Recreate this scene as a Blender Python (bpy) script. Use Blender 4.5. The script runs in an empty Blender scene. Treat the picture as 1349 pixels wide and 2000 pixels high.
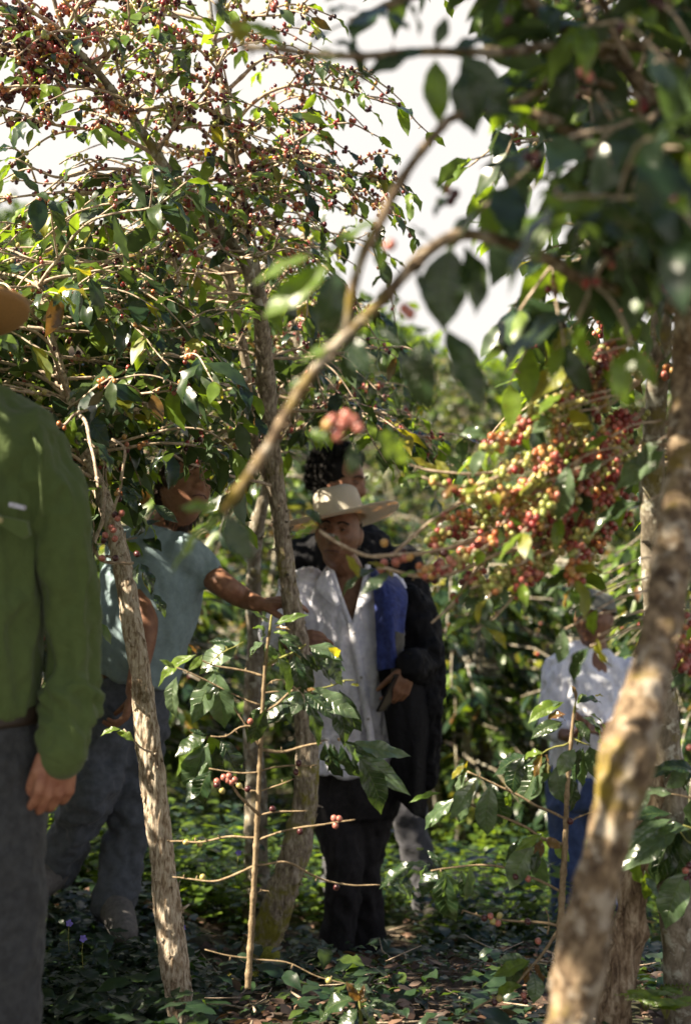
import bpy, math, random
import numpy as np
from mathutils import Vector, Matrix

random.seed(7)
RNG = np.random.default_rng(7)
C = bpy.context.scene.collection
SC = bpy.context.scene
R = math.radians

# ------------------------------------------------------------------ camera
CAMZ = 1.62
cam_d = bpy.data.cameras.new("camera"); cam = bpy.data.objects.new("camera", cam_d); C.objects.link(cam)
cam.location = (0, 0, CAMZ); cam.rotation_euler = (R(90), 0, 0)
cam_d.sensor_fit = 'VERTICAL'; cam_d.sensor_height = 36.0; cam_d.sensor_width = 24.0; cam_d.lens = 50.0
cam_d.clip_start = 0.05; cam_d.clip_end = 500
cam_d.dof.use_dof = True; cam_d.dof.focus_distance = 3.55; cam_d.dof.aperture_fstop = 2.6
SC.camera = cam
F = 50.0/36.0*2000

def P(px, py, D):
    """a point of the place seen at that spot of the photograph, D metres ahead"""
    return Vector(((px-674.5)/F*D, D, CAMZ-(py-1000)/F*D))

# ------------------------------------------------------------------ light
SUN_EL, SUN_AZ = 43.0, 17.0            # azimuth: degrees from straight left towards the camera's side
ts = Vector((-math.cos(R(SUN_EL))*math.cos(R(SUN_AZ)), -math.cos(R(SUN_EL))*math.sin(R(SUN_AZ)), math.sin(R(SUN_EL))))
sd = bpy.data.lights.new("sun", 'SUN'); sd.energy = 5.0; sd.angle = R(0.55); sd.color = (1.0, .88, .68)
sun = bpy.data.objects.new("sun", sd); C.objects.link(sun); sun.location = (-6, 0, 8)
sun.rotation_euler = ts.to_track_quat('Z', 'Y').to_euler()
w = bpy.data.worlds.new("World"); SC.world = w; w.use_nodes = True
nt = w.node_tree; nt.nodes.clear()
sky = nt.nodes.new('ShaderNodeTexSky'); sky.sky_type = 'NISHITA'; sky.sun_disc = False
sky.sun_elevation = R(SUN_EL); sky.sun_rotation = math.atan2(ts.x, ts.y) % (2*math.pi)
sky.dust_density = 4.0; sky.air_density = 1.0; sky.ozone_density = 1.0; sky.altitude = 1200
tc = nt.nodes.new('ShaderNodeTexCoord'); nz = nt.nodes.new('ShaderNodeTexNoise')
nz.inputs['Scale'].default_value = 2.2; nz.inputs['Detail'].default_value = 5; nz.inputs['Roughness'].default_value = .55
cr = nt.nodes.new('ShaderNodeMapRange'); cr.inputs['From Min'].default_value = .3; cr.inputs['From Max'].default_value = .6
cr.inputs['To Min'].default_value = .86; cr.inputs['To Max'].default_value = .98
mx = nt.nodes.new('ShaderNodeMixRGB'); mx.inputs['Color2'].default_value = (6.2, 5.8, 5.35, 1)   # thin bright high cloud
bg = nt.nodes.new('ShaderNodeBackground'); bg.inputs['Strength'].default_value = .044
wo = nt.nodes.new('ShaderNodeOutputWorld')
L = nt.links
L.new(tc.outputs['Generated'], nz.inputs['Vector']); L.new(nz.outputs['Fac'], cr.inputs['Value'])
sp = nt.nodes.new('ShaderNodeSeparateXYZ'); L.new(tc.outputs['Generated'], sp.inputs[0])      # the cloud veil lies low; overhead the sky is clear
el = nt.nodes.new('ShaderNodeMapRange'); el.inputs['From Min'].default_value = .35; el.inputs['From Max'].default_value = .52; el.inputs['To Min'].default_value = 1.0; el.inputs['To Max'].default_value = .03
L.new(sp.outputs['Z'], el.inputs['Value']); mu = nt.nodes.new('ShaderNodeMath'); mu.operation = 'MULTIPLY'; L.new(el.outputs[0], mu.inputs[0]); L.new(cr.outputs[0], mu.inputs[1])
L.new(mu.outputs[0], mx.inputs['Fac']); L.new(sky.outputs[0], mx.inputs['Color1'])
L.new(mx.outputs[0], bg.inputs['Color']); L.new(bg.outputs[0], wo.inputs['Surface'])
SC.view_settings.view_transform = 'Standard'; SC.view_settings.look = 'None'
SC.view_settings.exposure = 2.05; SC.view_settings.gamma = 1.0; SC.view_settings.use_curve_mapping = False
try:
    SC.cycles.max_bounces = 7; SC.cycles.transparent_max_bounces = 6
    SC.cycles.sample_clamp_indirect = 4.0
    SC.cycles.use_denoising = True
except Exception: pass

# ------------------------------------------------------------------ noise
def _hash(ix, iy, iz):
    n = (ix*374761393 + iy*668265263 + iz*2147483647 + 1274126177) & 0xffffffff
    n = ((n ^ (n >> 13))*1274126177) & 0xffffffff
    n = ((n ^ (n >> 16))*2246822519) & 0xffffffff
    return ((n ^ (n >> 15)) & 0xffff)/65535.0
def vnoise(p):
    p = np.asarray(p, float); i = np.floor(p).astype(np.int64); f = p-i; f = f*f*(3-2*f)
    r = 0
    for dx in (0, 1):
        for dy in (0, 1):
            for dz in (0, 1):
                wgt = (f[:, 0] if dx else 1-f[:, 0])*(f[:, 1] if dy else 1-f[:, 1])*(f[:, 2] if dz else 1-f[:, 2])
                r = r+wgt*_hash(i[:, 0]+dx, i[:, 1]+dy, i[:, 2]+dz)
    return r*2-1
def fbm(p, o=4):
    p = np.asarray(p, float); a = 1; s = 0
    for _ in range(o): s = s+a*vnoise(p); p = p*2.03+17.1; a *= .5
    return s

# ------------------------------------------------------------------ materials
def newmat(name):
    m = bpy.data.materials.new(name); m.use_nodes = True; n = m.node_tree
    return m, n, n.nodes['Principled BSDF'], n.nodes['Material Output']
def nd(n, t, **kw):
    x = n.nodes.new(t)
    for k, v in kw.items():
        if k in x.inputs: x.inputs[k].default_value = v
        else: setattr(x, k, v)
    return x
def ramp(n, stops):
    r = n.nodes.new('ShaderNodeValToRGB'); e = r.color_ramp.elements
    while len(e) < len(stops): e.new(.5)
    for i, (p, c) in enumerate(stops): e[i].position = p; e[i].color = (c[0], c[1], c[2], 1)
    return r
def objvec(n, sc=(1, 1, 1)):
    t = n.nodes.new('ShaderNodeTexCoord'); m = n.nodes.new('ShaderNodeMapping'); m.inputs['Scale'].default_value = sc
    n.links.new(t.outputs['Object'], m.inputs['Vector']); return m.outputs[0]

def leaf_mat(name, stops, trans, rough=.34, tfac=.30, spots=None, spec=.6):
    m, n, b, o = newmat(name); K = n.links
    g = n.nodes.new('ShaderNodeNewGeometry')
    rp = ramp(n, stops); K.new(g.outputs['Random Per Island'], rp.inputs[0])
    nz = nd(n, 'ShaderNodeTexNoise', Scale=38.0, Detail=3.0); K.new(objvec(n), nz.inputs['Vector'])
    mr = nd(n, 'ShaderNodeMapRange', **{'From Min': .3, 'From Max': .7, 'To Min': .72, 'To Max': 1.3}); K.new(nz.outputs['Fac'], mr.inputs['Value'])
    mul = nd(n, 'ShaderNodeVectorMath', operation='SCALE'); K.new(rp.outputs[0], mul.inputs[0]); K.new(mr.outputs[0], mul.inputs['Scale'])
    col = mul.outputs[0]
    if spots:
        s = nd(n, 'ShaderNodeTexNoise', Scale=75.0, Detail=4.0, Roughness=.7); K.new(objvec(n), s.inputs['Vector'])
        sr = nd(n, 'ShaderNodeMapRange', **{'From Min': .62, 'From Max': .70}); K.new(s.outputs['Fac'], sr.inputs['Value'])
        mm = nd(n, 'ShaderNodeMixRGB'); mm.inputs['Color2'].default_value = (*spots, 1)
        K.new(sr.outputs[0], mm.inputs['Fac']); K.new(col, mm.inputs['Color1']); col = mm.outputs[0]
    uv = nd(n, 'ShaderNodeUVMap'); sx = nd(n, 'ShaderNodeSeparateXYZ'); K.new(uv.outputs[0], sx.inputs[0])
    av = nd(n, 'ShaderNodeMath', operation='ABSOLUTE'); K.new(sx.outputs['Y'], av.inputs[0])
    ph = nd(n, 'ShaderNodeMath', operation='MULTIPLY_ADD'); K.new(sx.outputs['X'], ph.inputs[0]); ph.inputs[1].default_value = 9.0
    a2 = nd(n, 'ShaderNodeMath', operation='MULTIPLY'); K.new(av.outputs[0], a2.inputs[0]); a2.inputs[1].default_value = -1.3; K.new(a2.outputs[0], ph.inputs[2])
    pp = nd(n, 'ShaderNodeMath', operation='PINGPONG'); K.new(ph.outputs[0], pp.inputs[0]); pp.inputs[1].default_value = .5
    vr = nd(n, 'ShaderNodeMapRange', **{'From Min': .0, 'From Max': .09, 'To Min': 1.0, 'To Max': 0.0}); K.new(pp.outputs[0], vr.inputs['Value'])
    md = nd(n, 'ShaderNodeMapRange', **{'From Min': .02, 'From Max': .07, 'To Min': 1.0, 'To Max': 0.0}); K.new(av.outputs[0], md.inputs['Value'])
    vx = nd(n, 'ShaderNodeMath', operation='MAXIMUM'); K.new(vr.outputs[0], vx.inputs[0]); K.new(md.outputs[0], vx.inputs[1])
    gt = nd(n, 'ShaderNodeMath', operation='GREATER_THAN'); K.new(sx.outputs['X'], gt.inputs[0]); gt.inputs[1].default_value = .0001
    vf = nd(n, 'ShaderNodeMath', operation='MULTIPLY'); K.new(vx.outputs[0], vf.inputs[0]); K.new(gt.outputs[0], vf.inputs[1])
    vh = nd(n, 'ShaderNodeMath', operation='MULTIPLY'); K.new(vf.outputs[0], vh.inputs[0]); vh.inputs[1].default_value = .5
    vm = nd(n, 'ShaderNodeMixRGB'); vm.inputs['Color2'].default_value = (.10, .15, .04, 1); K.new(vh.outputs[0], vm.inputs['Fac']); K.new(col, vm.inputs['Color1']); col = vm.outputs[0]
    # the underside is paler and dull
    mb = nd(n, 'ShaderNodeMixRGB'); bf = nd(n, 'ShaderNodeMath', operation='MULTIPLY'); bf.inputs[1].default_value = .45
    K.new(g.outputs['Backfacing'], bf.inputs[0]); K.new(bf.outputs[0], mb.inputs['Fac']); K.new(col, mb.inputs['Color1'])
    mb.inputs['Color2'].default_value = (.09, .15, .06, 1)
    K.new(mb.outputs[0], b.inputs['Base Color'])
    ra = nd(n, 'ShaderNodeMath', operation='MULTIPLY_ADD'); K.new(g.outputs['Backfacing'], ra.inputs[0]); ra.inputs[1].default_value = .25; ra.inputs[2].default_value = rough
    K.new(ra.outputs[0], b.inputs['Roughness']); b.inputs['Specular IOR Level'].default_value = spec
    bp = nd(n, 'ShaderNodeBump', Strength=.25, Distance=.002); K.new(nz.outputs['Fac'], bp.inputs['Height']); bv = nd(n, 'ShaderNodeBump', Strength=.55, Distance=-.0025); K.new(vf.outputs[0], bv.inputs['Height']); K.new(bp.outputs[0], bv.inputs['Normal']); K.new(bv.outputs[0], b.inputs['Normal'])
    t = nd(n, 'ShaderNodeBsdfTranslucent'); tm = nd(n, 'ShaderNodeVectorMath', operation='SCALE'); tm.inputs[0].default_value = trans
    K.new(mr.outputs[0], tm.inputs['Scale']); K.new(tm.outputs[0], t.inputs['Color'])
    mix = nd(n, 'ShaderNodeMixShader'); mix.inputs[0].default_value = tfac
    K.new(b.outputs[0], mix.inputs[1]); K.new(t.outputs[0], mix.inputs[2]); K.new(mix.outputs[0], o.inputs['Surface'])
    return m
LM = [
 leaf_mat('leaf_mature', [(0, (.011, .026, .013)), (.5, (.018, .038, .016)), (1, (.034, .054, .016))], (.13, .21, .03), .27, .20),
 leaf_mat('leaf_young', [(0, (.07, .13, .018)), (1, (.12, .18, .02))], (.34, .50, .02), .36, .40, spots=(.12, .07, .015)),
 leaf_mat('leaf_bronze', [(0, (.10, .045, .018)), (1, (.14, .085, .02))], (.32, .16, .03), .28, .25),
 leaf_mat('leaf_yellowing', [(0, (.20, .17, .015)), (1, (.13, .17, .015))], (.6, .52, .02), .45, .4, spots=(.07, .03, .01)),
 leaf_mat('leaf_pale', [(0, (.06, .10, .05)), (1, (.10, .14, .08))], (.2, .34, .05), .27, .25, spec=.8),
]
def wood_mat(name, stops, scale=(60, 60, 14), bump=.6, moss=None, mossr=(.5, .62), rough=.85, patch=None, lowmoss=False):
    m, n, b, o = newmat(name); K = n.links
    v = objvec(n, scale)
    a = nd(n, 'ShaderNodeTexNoise', Scale=1.0, Detail=6.0, Roughness=.68, Distortion=.4); K.new(v, a.inputs['Vector'])
    rp = ramp(n, stops); K.new(a.outputs['Fac'], rp.inputs[0]); col = rp.outputs[0]
    if patch:
        pz = nd(n, 'ShaderNodeTexNoise', Scale=26.0, Detail=5.0, Roughness=.65); K.new(objvec(n), pz.inputs['Vector'])
        pr = nd(n, 'ShaderNodeMapRange', **{'From Min': .52, 'From Max': .6}); K.new(pz.outputs['Fac'], pr.inputs['Value'])
        pm = nd(n, 'ShaderNodeMixRGB'); pm.inputs['Color2'].default_value = (*patch, 1)
        K.new(pr.outputs[0], pm.inputs['Fac']); K.new(col, pm.inputs['Color1']); col = pm.outputs[0]
    if moss:
        mz = nd(n, 'ShaderNodeTexNoise', Scale=9.0, Detail=7.0, Roughness=.72); K.new(objvec(n), mz.inputs['Vector'])
        mr = nd(n, 'ShaderNodeMapRange', **{'From Min': mossr[0], 'From Max': mossr[1]}); 
        if lowmoss:      # moss creeps up from the wet foot of the trunk
            to = nd(n, 'ShaderNodeTexCoord'); sz = nd(n, 'ShaderNodeSeparateXYZ'); K.new(to.outputs['Object'], sz.inputs[0])
            lz = nd(n, 'ShaderNodeMapRange', **{'From Min': .1, 'From Max': .9, 'To Min': .13, 'To Max': 0.0}); K.new(sz.outputs['Z'], lz.inputs['Value'])
            ad = nd(n, 'ShaderNodeMath', operation='ADD'); K.new(mz.outputs['Fac'], ad.inputs[0]); K.new(lz.outputs[0], ad.inputs[1]); K.new(ad.outputs[0], mr.inputs['Value'])
        else: K.new(mz.outputs['Fac'], mr.inputs['Value'])
        mm = nd(n, 'ShaderNodeMixRGB'); mm.inputs['Color2'].default_value = (*moss, 1)
        K.new(mr.outputs[0], mm.inputs['Fac']); K.new(col, mm.inputs['Color1']); col = mm.outputs[0]
    K.new(col, b.inputs['Base Color']); b.inputs['Roughness'].default_value = rough; b.inputs['Specular IOR Level'].default_value = .25
    bp = nd(n, 'ShaderNodeBump', Strength=bump, Distance=.006); K.new(a.outputs['Fac'], bp.inputs['Height']); K.new(bp.outputs[0], b.inputs['Normal'])
    return m
M_PALE = wood_mat('pale_flaky_bark', [(.28, (.06, .04, .025)), (.42, (.26, .19, .13)), (.54, (.50, .42, .33)), (.75, (.66, .60, .51))], (120, 120, 34), 1.0, moss=(.09, .06, .025), mossr=(.58, .70))
M_MOSS = wood_mat('mossy_bark', [(.3, (.06, .045, .03)), (.48, (.25, .20, .15)), (.66, (.50, .44, .35))], (90, 90, 34), 1.0, moss=(.22, .20, .035), mossr=(.56, .66), lowmoss=True)
M_GREY = wood_mat('grey_lichen_bark', [(.3, (.06, .05, .035)), (.5, (.18, .15, .11)), (.7, (.35, .31, .25))], (45, 45, 22), .8, moss=(.19, .16, .05), mossr=(.55, .66), patch=(.40, .39, .33))
M_FORE = wood_mat('blotched_tan_bark', [(.36, (.04, .024, .014)), (.5, (.15, .105, .065)), (.66, (.32, .24, .155))], (55, 55, 32), 1.0, moss=(.17, .125, .015), mossr=(.53, .66), patch=(.34, .29, .23))
M_ROUGH = wood_mat('rough_cracked_bark', [(.35, (.05, .03, .018)), (.5, (.20, .14, .09)), (.68, (.45, .37, .27))], (70, 70, 20), 1.0, moss=(.09, .06, .03), mossr=(.55, .66))
M_TWIG = wood_mat('twig_bark', [(.3, (.16, .11, .075)), (.5, (.39, .30, .22)), (.75, (.62, .53, .43))], (90, 90, 90), .5)
M_STEM = wood_mat('young_stem', [(.3, (.10, .07, .04)), (.5, (.24, .175, .105)), (.75, (.36, .28, .18))], (90, 90, 60), .6)
M_GTWIG = wood_mat('green_twig', [(.3, (.11, .13, .03)), (.7, (.26, .24, .08))], (90, 90, 90), .3)
M_MOSSPAD = wood_mat('moss', [(.3, (.09, .085, .012)), (.5, (.24, .24, .035)), (.7, (.40, .38, .07))], (220, 220, 220), 1.0)
def berry_mat(name, stops):
    m, n, b, o = newmat(name); K = n.links
    g = n.nodes.new('ShaderNodeNewGeometry'); rp = ramp(n, stops); K.new(g.outputs['Random Per Island'], rp.inputs[0])
    z = nd(n, 'ShaderNodeTexNoise', Scale=140.0, Detail=2.0); K.new(objvec(n), z.inputs['Vector'])
    mr = nd(n, 'ShaderNodeMapRange', **{'From Min': .35, 'From Max': .65, 'To Min': .75, 'To Max': 1.2}); K.new(z.outputs['Fac'], mr.inputs['Value'])
    mul = nd(n, 'ShaderNodeVectorMath', operation='SCALE'); K.new(rp.outputs[0], mul.inputs[0]); K.new(mr.outputs[0], mul.inputs['Scale'])
    K.new(mul.outputs[0], b.inputs['Base Color']); b.inputs['Roughness'].default_value = .3; b.inputs['Specular IOR Level'].default_value = .5
    b.inputs['Subsurface Weight'].default_value = 0.0
    return m
BM = [
 berry_mat('cherry_red', [(0, (.15, .012, .013)), (.45, (.27, .040, .035)), (.75, (.36, .10, .08)), (1, (.46, .19, .14))]),
 berry_mat('cherry_green', [(0, (.17, .21, .045)), (.6, (.32, .33, .09)), (1, (.44, .34, .13))]),
 berry_mat('cherry_orange', [(0, (.34, .09, .035)), (.6, (.42, .17, .06)), (1, (.42, .28, .09))]),
 berry_mat('cherry_dark', [(0, (.035, .009, .012)), (.6, (.09, .012, .018)), (1, (.05, .02, .02))]),
]
def cloth_mat(name, col, col2=None, rough=.85, scale=900, fold=.35, fs=7.0):
    m, n, b, o = newmat(name); K = n.links; col2 = col2 or tuple(c*.72 for c in col)
    v = objvec(n)
    z = nd(n, 'ShaderNodeTexNoise', Scale=fs, Detail=5.0, Roughness=.6, Distortion=.8); K.new(v, z.inputs['Vector'])
    w1 = nd(n, 'ShaderNodeTexNoise', Scale=float(scale), Detail=2.0); K.new(v, w1.inputs['Vector'])
    z2 = nd(n, 'ShaderNodeTexNoise', Scale=60.0, Detail=4.0); K.new(v, z2.inputs['Vector'])
    rp = ramp(n, [(.35, col2), (.62, col)]); K.new(z2.outputs['Fac'], rp.inputs[0]); K.new(rp.outputs[0], b.inputs['Base Color'])
    b.inputs['Roughness'].default_value = rough; b.inputs['Specular IOR Level'].default_value = .2
    b.inputs['Sheen Weight'].default_value = .12 if max(col) > .05 else 0
    b1 = nd(n, 'ShaderNodeBump', Strength=fold, Distance=.03); K.new(z.outputs['Fac'], b1.inputs['Height'])
    b2 = nd(n, 'ShaderNodeBump', Strength=.25, Distance=.001); K.new(w1.outputs['Fac'], b2.inputs['Height']); K.new(b1.outputs[0], b2.inputs['Normal'])
    K.new(b2.outputs[0], b.inputs['Normal']); return m
def skin_mat(name, col, dk):
    m, n, b, o = newmat(name); K = n.links
    z = nd(n, 'ShaderNodeTexNoise', Scale=45.0, Detail=5.0, Roughness=.6); K.new(objvec(n), z.inputs['Vector'])
    rp = ramp(n, [(.35, dk), (.6, col)]); K.new(z.outputs['Fac'], rp.inputs[0]); K.new(rp.outputs[0], b.inputs['Base Color'])
    b.inputs['Roughness'].default_value = .5; b.inputs['Specular IOR Level'].default_value = .35
    bp = nd(n, 'ShaderNodeBump', Strength=.2, Distance=.002); z3 = nd(n, 'ShaderNodeTexNoise', Scale=300.0, Detail=3.0); K.new(objvec(n), z3.inputs['Vector'])
    K.new(z3.outputs['Fac'], bp.inputs['Height']); K.new(bp.outputs[0], b.inputs['Normal'])
    return m
def plain(name, col, rough=.6, bump=0, scale=200, var=.7, metal=0, spec=.5):
    m, n, b, o = newmat(name); K = n.links
    z = nd(n, 'ShaderNodeTexNoise', Scale=float(scale), Detail=4.0); K.new(objvec(n), z.inputs['Vector'])
    rp = ramp(n, [(.35, tuple(c*var for c in col)), (.65, col)]); K.new(z.outputs['Fac'], rp.inputs[0]); K.new(rp.outputs[0], b.inputs['Base Color'])
    b.inputs['Roughness'].default_value = rough; b.inputs['Metallic'].default_value = metal; b.inputs['Specular IOR Level'].default_value = spec
    if bump:
        bp = nd(n, 'ShaderNodeBump', Strength=bump, Distance=.003); K.new(z.outputs['Fac'], bp.inputs['Height']); K.new(bp.outputs[0], b.inputs['Normal'])
    return m

# ------------------------------------------------------------------ objects
def tag(o, label=None, cat=None, group=None, kind=None):
    if label: o['label'] = label
    if cat: o['category'] = cat
    if group: o['group'] = group
    if kind: o['kind'] = kind
    return o
def empty(name, loc, label, cat, group=None):
    o = bpy.data.objects.new(name, None); C.objects.link(o); o.location = loc; o.empty_display_size = .1
    o['_o'] = tuple(loc); return tag(o, label, cat, group)
def rawmesh(name, V, Fc, mats, mi=None, smooth=True):
    me = bpy.data.meshes.new(name); V = np.asarray(V, np.float32); n = len(V)
    me.vertices.add(n); me.vertices.foreach_set('co', V.ravel())
    if isinstance(Fc, np.ndarray):
        k = Fc.shape[1]; m = len(Fc); me.loops.add(m*k); me.polygons.add(m)
        me.loops.foreach_set('vertex_index', Fc.astype(np.int32).ravel())
        me.polygons.foreach_set('loop_start', np.arange(m, dtype=np.int32)*k)
        me.polygons.foreach_set('loop_total', np.full(m, k, np.int32))
    else:
        tot = [len(f) for f in Fc]; m = len(Fc); me.loops.add(sum(tot)); me.polygons.add(m)
        me.loops.foreach_set('vertex_index', np.array([i for f in Fc for i in f], np.int32))
        me.polygons.foreach_set('loop_start', np.concatenate([[0], np.cumsum(tot)[:-1]]).astype(np.int32))
        me.polygons.foreach_set('loop_total', np.array(tot, np.int32))
    for x in (mats if isinstance(mats, (list, tuple)) else [mats]): me.materials.append(x)
    if mi is not None: me.polygons.foreach_set('material_index', np.asarray(mi, np.int32))
    me.polygons.foreach_set('use_smooth', np.full(m, bool(smooth)))
    me.update(calc_edges=True); me.validate(); return me
def origin_of(o):
    v = Vector((0, 0, 0))
    while o is not None: v += o.location; o = o.parent
    return v
def link(name, V, Fc, mats, parent=None, at=None, mi=None, smooth=True):
    """a mesh given in world coordinates; its own origin is its parent's, or `at`"""
    o0 = origin_of(parent) if parent is not None else Vector(at or (0, 0, 0))
    me = rawmesh(name, np.asarray(V)-np.array(o0)[None, :], Fc, mats, mi, smooth)
    o = bpy.data.objects.new(name, me); C.objects.link(o)
    if parent is not None: o.parent = parent
    else: o.location = o0
    return o

class MB:
    def __init__(s): s.V = []; s.F = []; s.M = []; s.n = 0
    def add(s, V, Fq, mi=0):
        V = np.asarray(V, float); s.V.append(V)
        for f in (Fq.tolist() if isinstance(Fq, np.ndarray) else Fq): s.F.append(tuple(i+s.n for i in f)); s.M.append(mi)
        s.n += len(V)
    def link(s, name, mats, parent=None, at=None, smooth=True):
        if not s.V: s.add([(0, 0, 0)]*3 if parent is None else [tuple(origin_of(parent))]*3, [(0, 1, 2)])
        return link(name, np.concatenate(s.V), s.F, mats, parent, at, s.M, smooth)

def spline(pts, step):
    """Catmull-Rom through points that may carry extra columns (radius)"""
    A = np.array([list(p) for p in pts], float)
    if len(A) == 2: A = np.array([A[0], (A[0]+A[1])/2, A[1]])
    E = np.vstack([2*A[0]-A[1], A, 2*A[-1]-A[-2]]); out = []
    for i in range(len(A)-1):
        p0, p1, p2, p3 = E[i:i+4]; d = np.linalg.norm((p2-p1)[:3]); n = max(1, int(round(d/step)))
        t = np.linspace(0, 1, n, endpoint=False)[:, None]
        out.append(.5*((2*p1)+(-p0+p2)*t+(2*p0-5*p1+4*p2-p3)*t*t+(-p0+3*p1-3*p2+p3)*t**3))
    out.append(A[-1][None]); return np.vstack(out)

def frames(Q):
    T = np.gradient(Q, axis=0); T /= np.linalg.norm(T, axis=1)[:, None]+1e-12
    a = np.array([0, 0, 1.]) if abs(T[0][2]) < .9 else np.array([1., 0, 0])
    u = np.cross(T[0], a); u /= np.linalg.norm(u); U = [u]
    for i in range(1, len(Q)):
        u = U[-1]-T[i]*np.dot(U[-1], T[i]); u /= np.linalg.norm(u)+1e-12; U.append(u)
    U = np.array(U); return T, U, np.cross(T, U)
def tube(Q, r, seg=8, disp=None, cap=True):
    """Q (n,3) centre line, r (n,) radii; disp(P, ang, s) -> radial multiplier"""
    Q = np.asarray(Q, float); r = np.asarray(r, float); T, U, W = frames(Q); n = len(Q)
    a = np.linspace(0, 2*np.pi, seg, endpoint=False)
    d = U[:, None, :]*np.cos(a)[None, :, None]+W[:, None, :]*np.sin(a)[None, :, None]
    V = Q[:, None, :]+d*r[:, None, None]
    if disp is not None:
        k = disp(V.reshape(-1, 3)).reshape(n, seg); V = Q[:, None, :]+d*(r[:, None]*(1+k))[:, :, None]
    V = V.reshape(-1, 3)
    i = np.arange(n-1)[:, None]*seg; j = np.arange(seg)[None, :]; j2 = (j+1) % seg
    Fq = np.stack([i+j, i+j2, i+seg+j2, i+seg+j], -1).reshape(-1, 4).tolist()
    if cap:
        V = np.vstack([V, Q[0], Q[-1]]); c0 = n*seg
        for q in range(seg): Fq.append((c0, (q+1) % seg, q)); Fq.append((c0+1, (n-1)*seg+q, (n-1)*seg+(q+1) % seg))
    return V, Fq

# ------------------------------------------------------------------ leaves
_u = [0, .05, .12, .25, .42, .6, .78, .88, .95, 1]; _w = [.03, .12, .42, .80, 1, .95, .60, .28, .09, .0]
def leaf_tpl(nu, nv, wr=.42, curl=.5, fold=.25, wav=.05, cor=.012, seed=0):
    rs = np.random.default_rng(seed); u = np.linspace(0, 1, nu+1); v = np.linspace(-1, 1, nv+1)
    wd = np.interp(u, _u, _w)*wr*.5; wd[0] = max(wd[0], .008); ph = rs.uniform(0, 6); ph2 = rs.uniform(0, 6)
    th = curl*(u**1.2); ds = 1/nu
    y = np.concatenate([[0], np.cumsum(np.cos((th[1:]+th[:-1])/2)*ds)]); z = np.concatenate([[0], -np.cumsum(np.sin((th[1:]+th[:-1])/2)*ds)])
    V = np.zeros((nu+1, nv+1, 3)); sd = rs.uniform(-.06, .06)
    av = np.abs(v)[None, :]; uu = u[:, None]
    lz = fold*av*wd[:, None]*(1-.5*av)+wav*av**2*np.sin(uu*2*np.pi*2.6+ph+np.sign(v)[None, :]*ph2)*(wd[:, None]/(wr*.5))
    lz = lz+cor*np.cos(2*np.pi*(uu*8.5-av*1.1))*np.minimum(1, 4*av*(1.05-av))*(wd[:, None]/(wr*.5))
    V[:, :, 0] = v[None, :]*wd[:, None]+sd*np.sin(np.pi*u)[:, None]
    V[:, :, 1] = y[:, None]+lz*np.sin(th)[:, None]; V[:, :, 2] = z[:, None]+lz*np.cos(th)[:, None]
    i = np.arange(nu)[:, None]*(nv+1); j = np.arange(nv)[None, :]
    Fq = np.stack([i+j, i+j+1, i+nv+2+j, i+nv+1+j], -1).reshape(-1, 4)
    return V.reshape(-1, 3), Fq, np.stack([np.repeat(u+.001, nv+1), np.tile(v, nu+1)], 1)
TPL = {
 'hi': [leaf_tpl(34, 8, wr, c, f, w_, .006, s) for s, (wr, c, f, w_) in enumerate([(.42, .5, .25, .03), (.38, .9, .35, .04), (.45, .3, .15, .035), (.40, 1.2, .3, .045), (.36, .7, .5, .03)])],
 'mid': [leaf_tpl(8, 4, wr, c, f, w_, .0, s) for s, (wr, c, f, w_) in enumerate([(.42, .5, .25, .03), (.38, .9, .4, .05), (.45, .3, .15, .04), (.36, 1.3, .5, .05)])],
 'lo': [leaf_tpl(4, 2, wr, c, f, .02, .0, s) for s, (wr, c, f) in enumerate([(.42, .5, .3), (.38, 1.0, .4), (.46, .2, .2)])],
}
def unit(a): a = np.asarray(a, float); return a/(np.linalg.norm(a, axis=-1, keepdims=True)+1e-9)
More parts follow.
